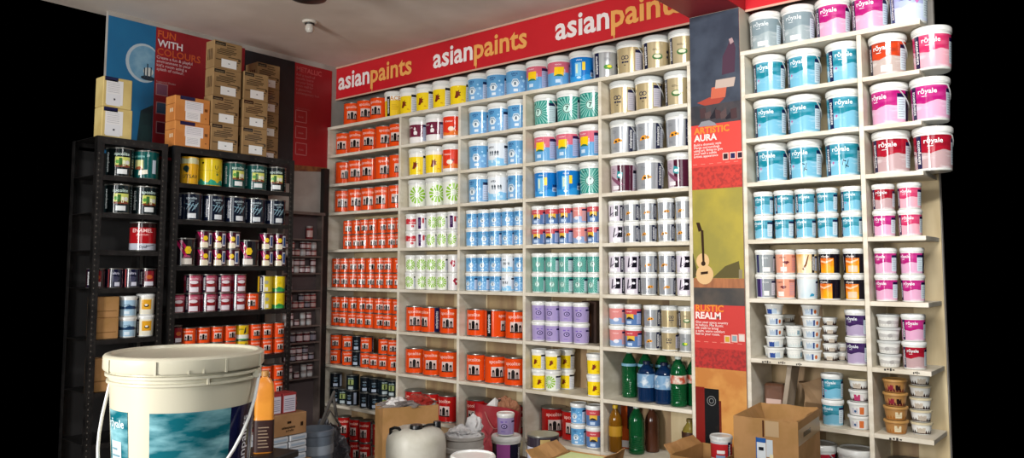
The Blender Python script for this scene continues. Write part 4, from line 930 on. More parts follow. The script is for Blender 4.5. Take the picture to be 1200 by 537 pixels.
def rack(y0, y1, levels, label):
    o = empty('steel_rack', (0, 0, 0), label=label, cat='rack'); top = levels[0]
    for y, sy in ((y0, 1), (y1, -1)):
        angle_post(o, y, XF, top, sy, 1); angle_post(o, y, .03, top, sy, -1)
    for z in levels:
        m = MB(); m.box(.032, y0+.004, z-.003, XF-.004, y1-.004, z, RACK)
        m.box(XF-.0035, y0+.004, z-(.045 if z == top else .03), XF-.002, y1-.004, z, RACK); m.box(.032, y0+.004, z-.03, .034, y1-.004, z, RACK)
        if z == top:
            for k in range(7):
                yy = y0+.05+k*(y1-y0-.1)/6; m.box(XF-.0018, yy-.006, z-.03, XF-.0008, yy+.006, z-.018, M('bolt_dark', '#3c3a36', .5, .5))
        m.build('top_shelf' if z == top else 'shelf', o)
    m = MB(); m.box(.012, y0+.01, .12, .0265, y1-.01, top-.05, M('rack_back_sheet', '#161515', .6)); m.build('back_sheet', o)
    # corner brackets
    for y, s in ((y0, 1), (y1, -1)):
        m = MB(); x = XF+.002; pts = [(x, y+s*.003, top-.001), (x, y+s*.10, top-.045), (x, y+s*.04, top-.046), (x, y+s*.04, top-.10), (x, y+s*.003, top-.10)]
        if s < 0: pts.reverse()
        m.add(pts, [tuple(range(5))], RACK); m.build('gusset', o)
    return o
R2 = [2.425, 2.183, 1.942, 1.639, 1.330, 1.012, .71, .40, .10]; R1 = [2.426, 2.190, 1.961, 1.732, 1.502, 1.194, .88, .58, .25]
rack(-1.515, -.598, R2, 'black slotted steel rack with cartons on top, next to the wooden wall shelf')
rack(-1.995, -1.560, R1, 'black slotted steel rack with yellow cartons on top behind the white bucket')
def faceL(x, y): return math.atan2(CAM.x-x, -(CAM.y-y))
def rrow(rackn, lv, items, back=.03, upper=None, lim=None):
    lv_z = (R2 if rackn == 2 else R1)[lv]; lo, hi = ((-1.505, -.605) if rackn == 2 else (-1.985, -1.568)); out = []
    RN = 'second rack' if rackn == 2 else 'first rack'
    for key, px, *off in items:
        k = KIND[key]; x = XF-back-k['r']; y = y_left(px, lv_z+k['H']*.5, x, k['r']); out.append([key, x, y, k['r'], off[0] if off else random.choice((14, 22, 30))+random.uniform(-4, 4)])
    out[0][2] = max(out[0][2], lo+out[0][3])
    for i in range(1, len(out)): out[i][2] = max(out[i][2], out[i-1][2]+out[i-1][3]+out[i][3]+.0015)
    if out[-1][2]+out[-1][3] > hi:
        out[-1][2] = hi-out[-1][3]
        for i in range(len(out)-2, -1, -1): out[i][2] = min(out[i][2], out[i+1][2]-out[i+1][3]-out[i][3]-.0015)
    RR = ('wide' if rackn == 2 else 'narrow')+' black rack'
    lvn = ROWN[lv-1]
    for i, (key, x, y, rad, off) in enumerate(out):
        L = ' lower layer,' if upper else ''
        put(key, (x, y, lv_z+.0005), faceL(x, y)+R(off), f"{KIND[key]['look']}, {ORD[i]} along,{L} {lvn} shelf, {RR}")
        if upper and upper[i]:
            ks = upper[i]; z = lv_z+.001+KIND[key]['H']
            put(ks, (x, y, z), faceL(x, y)+R(off+random.uniform(-8, 8)), f"{KIND[ks]['look']}, {ORD[i]} along, upper layer, {lvn} shelf, {RR}")
rrow(2, 1, [('YF4', 211, 0), ('YB4', 230, 0), ('LG4', 259.5), ('LG4', 289.6, 14), ('LD4', 315.6, 8)])
rrow(2, 2, [('N4', 209, 6), ('N4', 232.7, 26), ('N4', 262, 26), ('N4', 288.8, 8), ('N4', 314.8, 24)])
rrow(2, 3, [('F4', 206.7, 12), ('f1', 231.8, 0), ('f1', 249.4, -8), ('f1', 266, -18), ('F4', 283, -6), ('f1', 308, -6), ('f1', 323, -8)], upper=[None, 'f1', 'f1', 'f1', None, 'f1', 'f1'])
rrow(2, 4, [('pw1', 203.4, 22), ('pw1', 220, 10), ('pw1', 237.7, 26), ('pw1', 255.6, 20), ('pw1', 272, 26), ('o1', 287.6, 0), ('ys1', 305.6, 0), ('yg1', 320, 0)], upper=[None, 'pw1', 'pw1', 'pw1', 'pw1', None, 'ys1', 'yg1'])
rrow(2, 5, [('rk1', 203), ('os', 221.8, 0), ('os', 240, 0), ('os', 254.5), ('os', 267), ('yt1', 280.8, 0), ('os', 293.8), ('os', 307), ('os', 319)], upper=['rk1', 'os', 'os', 'os', 'os', 'yt1', 'os', 'os', 'os'])
rrow(2, 6, [('os', 280), ('os', 293.8), ('os', 307), ('os', 319)], upper=['os', 'os', 'os', 'os'])
rrow(2, 7, [('rk1', 293.8), ('rk1', 307), ('rk1', 319)])
rrow(1, 1, [('LD4', 132.6, 10), ('TG4', 162.4, -4)]); rrow(1, 2, [('LD4', 124, 10), ('LD4', 159, 22)]); rrow(1, 3, [('RT4', 158.7, 4)])
rrow(1, 4, [('rk1', 122.8, 6), ('nv1', 139.5, 14), ('nv1', 156, 10), ('rk1', 173, 10)])
rrow(1, 5, [('bt1', 140, 0), ('gt1', 160, 0)], upper=['bt1', 'gt1'])

# ---------------------------------------------------------------- cartons
def carton(name, x0, y0, z0, x1, y1, z1, mat, label, group=None, style='tan', face_x=True, rz=0):
    cx, cy = (x0+x1)/2, (y0+y1)/2; o = empty(name, (cx, cy, z0), rz, label, 'box', group); assert label not in used; used.add(label)
    hx, hy, h = (x1-x0)/2, (y1-y0)/2, z1-z0
    m = MB(); m.box(-hx, -hy, 0, hx, hy, h, mat); bb_ = m.build('box_body', o, bevel=.004)
    def q(m, a, b, cc, d, col_, e=.0008):  # on +X face: a,b = fractions along Y and Z
        m.add([(hx+e, -hy+2*hy*a, h*b), (hx+e, -hy+2*hy*cc, h*b), (hx+e, -hy+2*hy*cc, h*d), (hx+e, -hy+2*hy*a, h*d)], [(0, 1, 2, 3)], col_)
    def qf(m, a, b, cc, d, col_, e=.0008): m.add([(-hx+2*hx*a, -hy-e, h*b), (-hx+2*hx*cc, -hy-e, h*b), (-hx+2*hx*cc, -hy-e, h*d), (-hx+2*hx*a, -hy-e, h*d)], [(0, 1, 2, 3)], col_)
    m = MB()
    if style == 'tan':
        q(m, .03, .84, .40, .96, c('#17130f')); ink_ = c('#4c3c28')
        flat_text(m, 'asianpaints', (hx+.0012, -hy+2*hy*.21, h*.87), (0, 1, 0), (0, 0, 1), 2*hy*.3, c('#8c7a5c'))
        for i, (a, b, w_) in enumerate(((.44, .87, .3), (.44, .78, .34), (.2, .7, .5), (.1, .64, .7), (.1, .58, .66), (.1, .52, .5), (.5, .44, .4), (.06, .3, .2), (.76, .2, .1), (.8, .3, .12))): q(m, a, b, a+w_, b+.035, ink_)
        q(m, .86, .36, .95, .46, ink_); q(m, .26, .06, .80, .36, c('#dfe0de'), .0016); q(m, .5, .2, .56, .23, c('#4c4c50'), .0022)
        for i in range(4): qf(m, .25+.16*i, .3, .34+.16*i, .7, ink_)
    elif style == 'orange':
        q(m, .14, .86, .56, 1.0, c('#1d2144')); q(m, .28, .42, .80, .84, c('#dcd9dc')); q(m, .30, .06, .72, .44, c('#e0dede'), .0012)
        for i in range(5): q(m, .32, .78-i*.06, .74, .79-i*.06, c('#8a8a94'), .0016); q(m, .34, .36-i*.05, .66, .37-i*.05, c('#8a8a94'), .002)
        q(m, .84, .5, .93, .62, c('#6a3c18')); q(m, .86, .2, .9, .24, c('#6a3c18'))
        for a in (.5, .7): qf(m, a, .35, a+.12, .5, c('#e6cfae'))
        qf(m, .0, .66, 1, .68, c('#8c5420'))
    elif style == 'yellow':
        q(m, .05, .86, .5, 1.0, c('#1d2144')); q(m, .1, .1, .68, .9, c('#dcdcdc')); q(m, .12, .06, .6, .44, c('#d4d6da'), .0012)
        for i in range(6): q(m, .16, .8-i*.06, .56, .81-i*.06, c('#90909c'), .0016)
        q(m, .36, .24, .42, .3, c('#3c3c44'), .002)
    elif style == 'plain':
        q(m, .1, .3, .9, .34, c('#7c5c38'))
    if style == 'none': return bb_
    m.build('printed_marks', bb_); return o
zt = 2.4262
# orange pair
a = on_x(206, 120, .38); b = on_x(247, 130, .38)
for i, nm in enumerate(('lower', 'upper')): carton('cardboard_box', .245, a.y, zt+i*.171, .38-.01*i, b.y, zt+.17+i*.171, CARDBOARD_OR, f'orange cardboard carton, {nm} of the pair on the wide rack', 'orange cartons on the rack', 'orange')
# tan column A: two lower set slightly forward
nms = ('lowest', 'second', 'third', 'topmost')
for i in range(4):
    y0, y1 = (on_x(249, 100, .38).y, on_x(281, 100, .38).y) if i < 2 else (on_x(251, 60, .38).y, on_x(284, 60, .38).y)
    y0 = max(y0, b.y+.004)
    carton('cardboard_box', .27, y0, zt+i*.193, .38, y1, zt+.1925+i*.193, CARDBOARD_TAN, f'tan printed carton, {nms[i]} in the tall pile beside orange cartons', 'tan cartons piled on the rack')
    ya_ = y1
for i in range(3):
    y0, y1 = on_x(285.5, 110, .38).y, on_x(314.5, 110, .38).y
    carton('cardboard_box', .20, max(y0, ya_+.006), zt+i*.2, .38, y1, zt+.1995+i*.2, CARDBOARD_TAN, f"tan printed carton, {('lowest', 'middle', 'topmost')[i]} in the pile of three on the rack", 'tan cartons piled on the rack')
for i in range(4):
    y0, y1 = on_x(301.5, 80, .19).y, on_x(328.5, 80, .19).y
    carton('cardboard_box', .03, y0, zt+i*.186, .19, min(y1, -.6), zt+.1855+i*.186, CARDBOARD_TAN, f'tan printed carton, {nms[i]} in the pile set back against the wall', 'tan cartons piled on the rack')
for i in range(2): carton('cardboard_box', .26, -1.965, zt+i*.190, .37, on_x(154.5, 120, .37).y+.008*(1-i), zt+.189+i*.190, CARDBOARD_YE, f"pale yellow carton, {('lower', 'upper')[i]} of two on the narrow rack", 'yellow cartons on the rack', 'yellow')
for i in range(2): carton('cardboard_box', .28, -1.965, R1[5]+.0005+i*.128, .37, on_x(139.5, 370, .37).y, R1[5]+.128+i*.128, CARDBOARD, f"small plain brown carton, {('lower', 'upper')[i]} one on the narrow rack", 'brown cartons inside the narrow rack', 'plain')
carton('cardboard_box', .28, -1.965, R1[6]+.0005, .37, -1.80, R1[6]+.2, CARDBOARD, 'plain brown carton on the lower shelf of the narrow rack', None, 'plain')
# papers and a broom leaning behind the cartons
P = empty('rolled_paper', (.16, -.60+.07, 0), label='rolled pale paper leaning behind the tan cartons', cat='paper') if False else None

# ---------------------------------------------------------------- small wooden wall shelf with tiny jars
WS = M('old_wood', '#6e625c', .7, hex2='#5a4f4a', scale=9)
yR = W_x(371, 350).y; yL = -.46; D = .075
o = empty('wall_shelf', (0, 0, 0), label='narrow worn wooden wall shelf with tiny jars beside the black rack', cat='shelves')
lev = [2.067, 1.861, 1.724, 1.589, 1.453, 1.311, 1.173, 1.042, .898, .764]
for y in (yL, yR-.014): m = MB(); m.box(.0005, y, .30, D, y+.014, 2.055, WS); m.build('side_board', o)
m = MB(); m.box(.0005, yL-.01, 2.055, D+.006, yR+.012, 2.078, WS); m.build('top_board', o)
m = MB(); m.box(.0005, yL+.0145, .31, .006, yR-.0145, 2.054, M('wood_back', '#55494a', .8)); m.build('back_board', o)
for z in lev[1:]: m = MB(); m.box(.0065, yL+.0145, z-.012, D-.001, yR-.0145, z, WS); m.build('shelf_board', o)
JM = [M('jar_maroon', '#5a2228', .35), M('jar_pale', '#a39a98', .4), M('jar_red', '#7a2226', .35), M('jar_dark', '#2c2228', .4)]
LM = M('jar_lid', '#8f8784', .4)
def jar(r_, h, mi):
    t = empty('paint_jar', label='prototype small jar standing on shelf', cat='jar'); m = MB(); m.lathe([(r_-.001, 0), (r_, .002), (r_, h*.8), (r_*.9, h*.84)], 14, JM[mi]); m.build('glass_body', t)
    m = MB(); m.lathe([(r_*.9, h*.84), (r_*.95, h*.85), (r_*.95, h-.001), (r_*.9, h), (.001, h)], 14, LM); m.build('lid', t)
    A = Art(r_, r_, h*.8, h*.15, h*.65, 14); A.band(0, 1, c(('#c9b9bc', '#c4c8ca', '#c0a4a0', '#8d8a96')[mi]), 0, -60, 60); A.mb.build('wrap_label', t); return t
JP = {}
def put_jar(r_, h, mi, x, y, z, label):
    k = (r_, h, mi); assert label not in used, label; used.add(label)
    n = len(label.split()); assert n <= 16, label
    g = 'tiny jars on the wooden wall shelf'
    if k not in JP: JP[k] = jar(r_, h, mi); q = JP[k]; q.location = (x, y, z); q['label'] = label; q['group'] = g; q.rotation_euler = (0, 0, R(70))
    else: copy_thing(JP[k], (x, y, z), R(70), label, g)
spec = {1: (1, .028, .105, [.23], (2,)), 2: (2, .024, .056, [.0, .055, .11, .165, .22, .275], (1, 0, 2)), 3: (2, .024, .056, [.05, .105, .16, .215, .27], (0, 1, 0)), 4: (1, .024, .05, [.04], (3,)), 5: (2, .025, .056, [.04, .1, .16, .22, .28], (3, 2, 2)),
        6: (2, .022, .05, [.0, .06, .12, .18, .24], (1, 1, 0)), 7: (1, .028, .08, [.08, .15, .22, .285], (3, 0, 0)), 8: (2, .025, .055, [.03, .09, .15, .21, .27], (0, 3, 0)), 9: (2, .024, .05, [.06, .13, .2, .26], (1, 0, 1))}
CN = ('maroon', 'pale', 'red', 'dark')
for li, (nl, r_, h, ys, cs) in spec.items():
    for j, yy in enumerate(ys):
        for L in range(nl):
            if L == 1 and (li*3+j*5) % 4 == 0: continue
            mi = cs[(j+L) % len(cs)]
            ly = f", {('lower', 'upper')[L]} layer" if nl > 1 else ''
            put_jar(r_, h, mi, .042, yL+.05+yy*.95, lev[li]+.0005+L*(h+.0004), f'tiny {CN[mi]} jar, {ORD[j]} along{ly}, {ORD[li-1]} shelf of wooden wall shelf')

# ================================================================ bottles
def pet(prof, seg=20): return prof
def bottle(name, h, r_, mat, cap, label_mat=None, lz=(.45, .62), ribs=True, liquid=None):
    t = empty(name, label='prototype bottle standing on a shelf', cat='bottle'); m = MB()
    pf = [(r_*.8, 0), (r_*.97, h*.02), (r_, h*.06)]
    n = 7
    for i in range(n): z = h*(.1+.3*i/n); pf += [(r_, z), (r_*(.955 if ribs else .995), z+h*.02)]
    pf += [(r_, h*.44), (r_*.985, h*.46), (r_*.985, h*.62), (r_, h*.64), (r_*.97, h*.70), (r_*.8, h*.79), (r_*.5, h*.87), (r_*.36, h*.91), (r_*.36, h*.94)]
    m.lathe(pf, 20, mat); m.build('bottle_body', t)
    m = MB(); m.lathe([(r_*.36, h*.925), (r_*.42, h*.93), (r_*.42, h*.99), (r_*.38, h), (.001, h)], 16, cap); m.build('cap', t)
    if label_mat: m = MB(); z0, z1 = h*lz[0], h*lz[1]; m.lathe([(r_*.9, z0), (r_*1.01, z0+.001), (r_*1.01, z1-.001), (r_*.9, z1)], 24, label_mat); m.build('paper_sleeve', t)
    return t
GG = M('green_plastic', '#0e5a30', .12, trans=.35); BG = M('blue_plastic', '#0c2c54', .12, trans=.3); OIL = M('amber_oil', '#8a5a12', .1, trans=.3); BRN = M('brown_plastic', '#4a2a1c', .2)
WC = M('cap_white', '#c9d3cc', .4); YC = M('cap_yellow', '#c9a41c', .4); DB = M('cap_blue', '#101c3c', .4)
bp = {}
def putb(k, build, loc, rz, label, group):
    assert label not in used, label; used.add(label); n = len(label.replace(',', ' ').split()); assert 4 <= n <= 16, label
    if k not in bp: bp[k] = build(); q = bp[k]; q.location = loc; q.rotation_euler = (0, 0, rz); q['label'] = label; q['group'] = group
    else: copy_thing(bp[k], loc, rz, label, group)
gb = lambda: bottle('plastic_bottle', .285, .047, GG, WC, M('sleeve_blue', '#7fb4cc', .4), (.66, .72)); gr = lambda: bottle('plastic_bottle', .285, .047, GG, WC, M('sleeve_red', '#b5482c', .4, hex2='#d8cfc0', scale=30))
bb = lambda: bottle('plastic_bottle', .235, .056, BG, DB, M('sleeve_pale', '#6f96b8', .35, hex2='#c9d4dc', scale=18, contrast=(.5, .6)), (.36, .70), False)
z7 = BZ[7]+.0005
for i, (X, Y) in enumerate(((2.80, .16), (2.895, .19), (2.99, .23))): putb('g', gb, (X, Y, z7), R(50*i), f'green ribbed bottle, {ORD[i]} along, beside the blue bottles', 'green bottles with blue bands')
for X, Y, nm in ((2.96, .09, 'nearer the green trio'), (3.075, .09, 'nearer the red-labelled bottles'), (3.10, .205, 'behind its two likes')): putb('b', bb, (X, Y, z7), R(X*300), f'squat dark blue bottle with pale label, {nm}', 'dark blue bottles')
for i, (X, Y) in enumerate(((3.18, .062), (3.243, .140))): putb('r', gr, (X, Y, z7), R(40*i), f"green bottle with red and white label, {('farther from', 'nearer to')[i]} the guitar poster", 'green bottles with red labels')
z8 = BZ[8]+.0005
putb('o', lambda: bottle('oil_bottle', .275, .04, OIL, YC, M('sleeve_yellow', '#b98a24', .4), (.34, .56), False), (2.76, .06, z8), 0, 'amber oil bottle with yellow cap beside shelf upright', 'amber oil bottles')
X = x_left(736.7, z8+.1, .10, .047); putb('g2', lambda: bottle('plastic_bottle', .285, .047, GG, WC), (X, .10, z8), 0, 'green bottle without label beside amber oil bottle', 'single green bottle')
putb('k', lambda: bottle('plastic_bottle', .27, .042, BRN, M('cap_brown', '#2c1c14', .5), None, ribs=False), (x_left(756, z8+.1, .20, .042), .20, z8), 0, 'brown bottle standing behind the unlabelled green bottle', 'single brown bottle')
putb('o2', lambda: bottle('oil_bottle', .25, .045, M('pale_oil', '#8a7a34', .1, trans=.3), M('cap_gold', '#6a5a2c', .4), M('sleeve_brown', '#3c2418', .4), (.6, .72), False), (min(x_left(799, z8+.1, .07, .045), 3.245), .07, z8), 0, 'pale oil bottle with brown neck label near poster pillar', 'pale oil bottle')
# orange boxes behind amber bottle
o = empty('cardboard_pack', (2.775, .19, z8), R(10), 'tall orange and black pack between amber and green bottles', 'box')
m = MB(); m.box(-.04, -.03, 0, .04, .03, .27, c('#a8481c')); m.build('box_body', o, bevel=.002)
m = MB(); m.add([(.002, -.0306, .12), (.039, -.0306, .12), (.039, -.0306, .262), (.002, -.0306, .262)], [(0, 1, 2, 3)], c('#17151c')); m.add([(-.036, -.0306, .01), (.036, -.0306, .01), (.036, -.0306, .05), (-.036, -.0306, .05)], [(0, 1, 2, 3)], c('#c9c4c0')); m.build('printed_marks', o)
# ================================================================ things inside the eighth shelf of the sixth bay
zz = BZ[7]+.0005
o = empty('packet_bag', (3.71, .15, zz), 0, 'brown see-through bag of packets standing behind the open carton', 'bag')
m = MB(); m.box(-.055, -.04, 0, .055, .04, .17, M('brown_bag', '#6a4a3a', .3, hex2='#543828', scale=12, bump=.3)); m.build('bag_body', o, bevel=.012)
m = MB(); m.box(-.04, -.044, .05, .04, -.0405, .09, M('packet_pale', '#c3a79c', .5)); m.build('packet', o)
o = empty('wooden_plank', (x_left(919, zz, .12, .012), .12, zz), 0, 'pale narrow board leaning upright inside the shelf', 'board')
mt = Matrix.Rotation(R(9), 4, 'Y'); m = MB(); m.box(-.012, -.06, .002, .012, .06, .27, M('pale_board', '#b3a594', .6, hex2='#9c8e7c', scale=6, stretch=(1, 1, .3)), mt); m.build('board', o, bevel=.002)
m = MB(); m.box(-.0125, -.0605, .27, .0125, .0605, .283, M('board_tape', '#8a7c6c', .6), mt); m.build('taped_end', o)
# crushed carton
o = empty('cardboard_box', (3.945, .205, zz), R(-8), 'crushed brown carton leaning inside the shelf by aqua pails', 'box')
bm = bmesh.new(); bmesh.ops.create_cube(bm, size=1); bmesh.ops.scale(bm, vec=(.155, .11, .20), verts=bm.verts); bmesh.ops.translate(bm, vec=(0, 0, .101), verts=bm.verts); bmesh.ops.subdivide_edges(bm, edges=bm.edges, cuts=5, use_grid_fill=True)
for v in bm.verts: 
    f_ = v.co.z/.2; v.co.x += .018*math.sin(f_*5+v.co.y*30)*f_-.03*f_; v.co.y += .01*math.sin(f_*9+v.co.x*40)*f_
    if v.co.z > .19: v.co.z += .02*math.sin(v.co.x*25+1)
me = bpy.data.meshes.new('box_body'); bm.to_mesh(me); bm.free(); me.materials.append(M('cardboard_old', '#95795a', .85, hex2='#85694a', scale=8, bump=.2)); link('box_body', me, o)
m = MB(); m.box(-.08, -.0605, .06, .05, -.058, .085, M('tape_brown', '#6a5238', .4)); m.build('tape', o)
# dark carton in fourth bay behind
o = empty('cardboard_box', (x_left(686, BZ[6], .2, .05), .21, BZ[6]+.0005), 0, 'dark brown upright carton at the end of the lilac pails', 'box')
m = MB(); m.box(-.055, -.06, 0, .055, .06, .262, M('cardboard_dark', '#3a2418', .7, hex2='#2c1a12', scale=5)); m.build('box_body', o, bevel=.003)
m = MB(); m.box(-.02, -.061, .04, .02, -.0602, .2, c('#4c3222')); m.build('printed_panel', o)
stack(3, 7, 'y1', 655, 2, .14, 'pile set back in shade')

# ================================================================ foreground bucket on its counter
cpos = at_depth(218.5, 410.5, 1.76)
BR = .168; LZ = cpos.z; BH = .375
o = empty('shop_counter', (cpos.x-.02, cpos.y-.02, 0), 0, 'plain wooden counter carrying the big white bucket', 'counter')
WD = M('counter_wood', '#5a4332', .5, hex2='#4a3526', scale=3, stretch=(1, 8, 1))
m = MB(); m.box(-.26, -.26, LZ-BH-.035, .26, .26, LZ-BH-.001, WD); m.build('counter_top', o, bevel=.004)
m = MB(); m.box(-.23, -.23, .002, .23, .23, LZ-BH-.036, WD); m.build('cabinet', o)
o = empty('paint_bucket', (cpos.x, cpos.y, LZ-BH), face(cpos.x, cpos.y), 'large cream paint bucket with teal label in front of the racks', 'bucket')
CW = M('bucket_plastic', '#c3bea9', .3, hex2='#bdb8a2', scale=3)
m = MB(); H = BH; rt = BR-.009
m.lathe([(.130, 0), (.135, .004), (rt-.006, H*.80), (rt-.005, H*.835), (rt+.001, H*.84), (rt+.001, H*.853), (rt-.004, H*.857), (rt-.004, H*.872), (rt+.004, H*.878), (rt+.004, H*.893), (rt-.003, H*.897), (rt-.003, H*.93)], 96, CW); m.build('body', o)
bkt = o; m = MB(); m.lathe([(rt-.002, H*.905), (BR-.002, H*.91), (BR, H*.92), (BR, H*.985), (BR-.003, H*.995), (BR-.008, H), (BR-.014, H*.998), (BR-.018, H*.982), (BR-.05, H*.977), (.001, H*.977)], 96, CW)
bkt_lid = m.build('lid', o)
for k, a in enumerate((-62, -20, 28, 66, 110, 150, 190, 230)):
    m = MB(); m.box(-.0022, -BR-.0028, H*.908, .0022, -BR+.002, H*.98, CW, Matrix.Rotation(R(a), 4, 'Z')); m.build('lid_rib', bkt_lid)
for a in (2, 12): m = MB(); m.box(-.0015, -BR-.0015, H*.91, .0015, -BR+.002, H*.93, CW, Matrix.Rotation(R(a), 4, 'Z')); m.build('lid_rib', bkt_lid)
m = MB(); m.box(-.0022, -rt-.004, H*.845, .0022, -rt+.002, H*.893, CW, Matrix.Rotation(R(16), 4, 'Z')); m.build('body_rib', o)
TEAL = M('bucket_waves', '#0b5c68', .22, hex2='#86b8c0', scale=9, stretch=(1, 1, 3.2), contrast=(.44, .68), detail=9)
A = Art(.135, rt-.006, H*.80, .02, H*.695, 96)
A.rect(-26, 0, 38, 1, TEAL, 1); A.rect(38, 0, 78, 1, c('#12163a'), 1); A.text('asianpaints', 60, .62, .13, c('#e6e8ee'), 2, 90)
A.rect(-76, 0, -46, 1, TEAL, 1); A.text('r\u014dyale', -62, .86, .10, c('#cfe2e6'), 2); A.rect(-70, .3, -54, .74, c('#b9cbd2'), 2); A.lines(-68, -56, .36, .7, 6, c('#6a8a96'), 3)
A.mb.build('wrap_label', o)
m = MB(); pts = []
for i in range(25):
    t = i/24; a = R(66-t*180); zz_ = H*.865-math.sin(t*math.pi)**.8*.26; rr = rt+.009+.003*math.sin(t*math.pi); pts.append((rr*math.sin(a), -rr*math.cos(a), zz_))
m.tube(pts, .0034, M('wire_white', '#d8d8d4', .3), 8); m.build('bail_handle', o)
m = MB(); m.box(-.011, -rt-.010, H*.845, .011, -rt+.002, H*.885, CW, Matrix.Rotation(R(66), 4, 'Z')); m.build('handle_lug', o)
# ================================================================ things piled in front of the shelves
def noise_lump(name, parent, rx, ry, rz, mat, amp=.35, freq=7, seed=0, loc=(0, 0, 0), sub=4, flat=True):
    from mathutils import noise
    bm = bmesh.new(); bmesh.ops.create_icosphere(bm, subdivisions=sub, radius=1)
    for v in bm.verts:
        p = v.co.copy(); n = noise.noise(p*freq*.3+Vector((seed, 0, 0)))+.6*abs(noise.noise(p*freq*.7+Vector((0, seed, 0))))-.5*abs(noise.noise(p*freq*1.5+Vector((0, 0, seed))))
        q = p*(1+amp*n); v.co = Vector((q.x*rx, q.y*ry, max(q.z, -.55)*rz))
    me = bpy.data.meshes.new(name); bm.to_mesh(me); bm.free(); me.materials.append(mat)
    if not flat: me.polygons.foreach_set('use_smooth', [True]*len(me.polygons))
    return link(name, me, parent, loc)
BZT = .44
o = empty('low_bench', (2.8, -.9, 0), 0, 'low plain wooden bench carrying the pails and cartons before the shelves', 'bench')
m = MB(); m.box(-1.4, -.86, BZT-.03, 1.42, .84, BZT-.001, WD); m.build('bench_top', o, bevel=.003)
for sx in (-1.35, 1.35):
    for sy in (-.8, .78): m = MB(); m.box(sx-.03, sy-.03, 0, sx+.03, sy+.03, BZT-.031, WD); m.build('leg', o)
def open_carton(name, cx, cy, z, wx, wy, h, rz, mat, label, flaps=(), fold=()):
    o = empty(name, (cx, cy, z), rz, label, 'box'); t = .004; hx, hy = wx/2, wy/2
    m = MB(); m.box(-hx, -hy, 0, hx, hy, t, mat); m.box(-hx, -hy, t, hx, -hy+t, h, mat); m.box(-hx, hy-t, t, hx, hy, h, mat); m.box(-hx, -hy+t, t, -hx+t, hy-t, h, mat); m.box(hx-t, -hy+t, t, hx, hy-t, h, mat); m.build('box_body', o)
    for side, ang, ln in flaps:
        m = MB(); w_ = (wx if side in 'fb' else wy)-.012
        n = 8; vs = []
        for i in range(n+1):
            s_ = (i/n-.5)*w_
            for d in (0, ln*.5, ln): vs.append((s_*(1-.06*d/ln), d, .004*math.sin(i*1.3+d*20)))
        fs = [(i*3+j, (i+1)*3+j, (i+1)*3+j+1, i*3+j+1) for i in range(n) for j in range(2)]
        rot = {'f': 180, 'b': 0, 'l': 90, 'r': -90}[side]; tr = {'f': (0, -hy+.002, h), 'b': (0, hy-.002, h), 'l': (-hx+.002, 0, h), 'r': (hx-.002, 0, h)}[side]
        mt = Matrix.Translation(tr)@Matrix.Rotation(R(rot), 4, 'Z')@Matrix.Rotation(R(ang), 4, 'X')
        m.add([mt@Vector(v) for v in vs], fs, mat); me = m.mesh('flap'); f_ = link('flap', me, o); sm = f_.modifiers.new('thick', 'SOLIDIFY'); sm.thickness = .004
    return o
# brown open carton with clear plastic on top
o = open_carton('cardboard_box', 1.755, -.70, BZT, .20, .34, .365, R(-28), CARDBOARD, 'open brown carton topped with crumpled clear plastic behind the white drum', (('r', 262, .06),))
PLA = M('clear_plastic', '#b4aca6', .18, trans=.45, hex2='#8d8480', scale=12)
noise_lump('crumpled_plastic', o, .095, .165, .035, PLA, .4, 12, 3, (0, 0, .365))
noise_lump('packet', o, .06, .09, .05, c('#8c2a24'), .4, 9, 5, (.02, .07, .37), 3)
noise_lump('packet', o, .05, .06, .04, c('#c9c6c4'), .4, 9, 8, (.02, -.07, .37), 3)
# white drum
DR = M('drum_white', '#c2c0b4', .45, hex2='#aeab9c', scale=10, bump=.1, contrast=(.45, .7))
o = empty('plastic_drum', (2.40, -1.235, BZT), face(2.40, -1.235), 'cloudy white plastic drum with black caps before the open carton', 'drum')
m = MB(); m.lathe([(.13, 0), (.146, .012), (.148, .13), (.143, .14), (.143, .16), (.149, .17), (.15, .30), (.147, .335), (.138, .36), (.118, .38), (.09, .39), (.05, .394), (.001, .395)], 56, DR); m.build('drum_body', o)
KB = M('cap_black', '#0f1012', .35)
for x, y, r_ in ((.0, -.045, .032), (.105, .03, .02)): m = MB(); m.lathe([(r_, .365 if r_ < .03 else .385), (r_, .405), (r_*.9, .412), (.001, .412)], 24, KB, x, y); m.build('cap', o)
m = MB(); m.tube([(-.125, -.03, .36), (-.125, -.045, .392), (-.105, -.06, .402), (-.085, -.06, .398), (-.075, -.05, .38)], .008, KB); m.build('carry_handle', o)
m = MB(); m.tube([(.035, -.04, .40), (.06, -.02, .405), (.085, .01, .40), (.10, .03, .40)], .006, KB); m.build('cap_strap', o)
# white bucket with crumpled cloth
o = empty('plastic_bucket', (2.37, -.85, BZT), 0, 'white bucket stuffed with crumpled white cloth beside the drum', 'bucket')
m = MB(); m.lathe([(.09, 0), (.094, .003), (.104, .2), (.108, .205), (.108, .225), (.104, .23), (.106, .27), (.111, .274), (.111, .29), (.105, .29), (.102, .27), (.098, .2), (.001, .2)], 48, M('bucket_grey', '#b3b0aa', .45, hex2='#9d9a94', scale=7)); m.build('bucket_body', o)
noise_lump('crumpled_cloth', o, .088, .088, .045, M('cloth_white', '#bdbcbc', .85), .34, 7, 12, (0, 0, .29))
noise_lump('crumpled_cloth', o, .045, .045, .06, M('cloth_white', '#bdbcbc', .85), .35, 6, 17, (.04, .03, .335), 3)
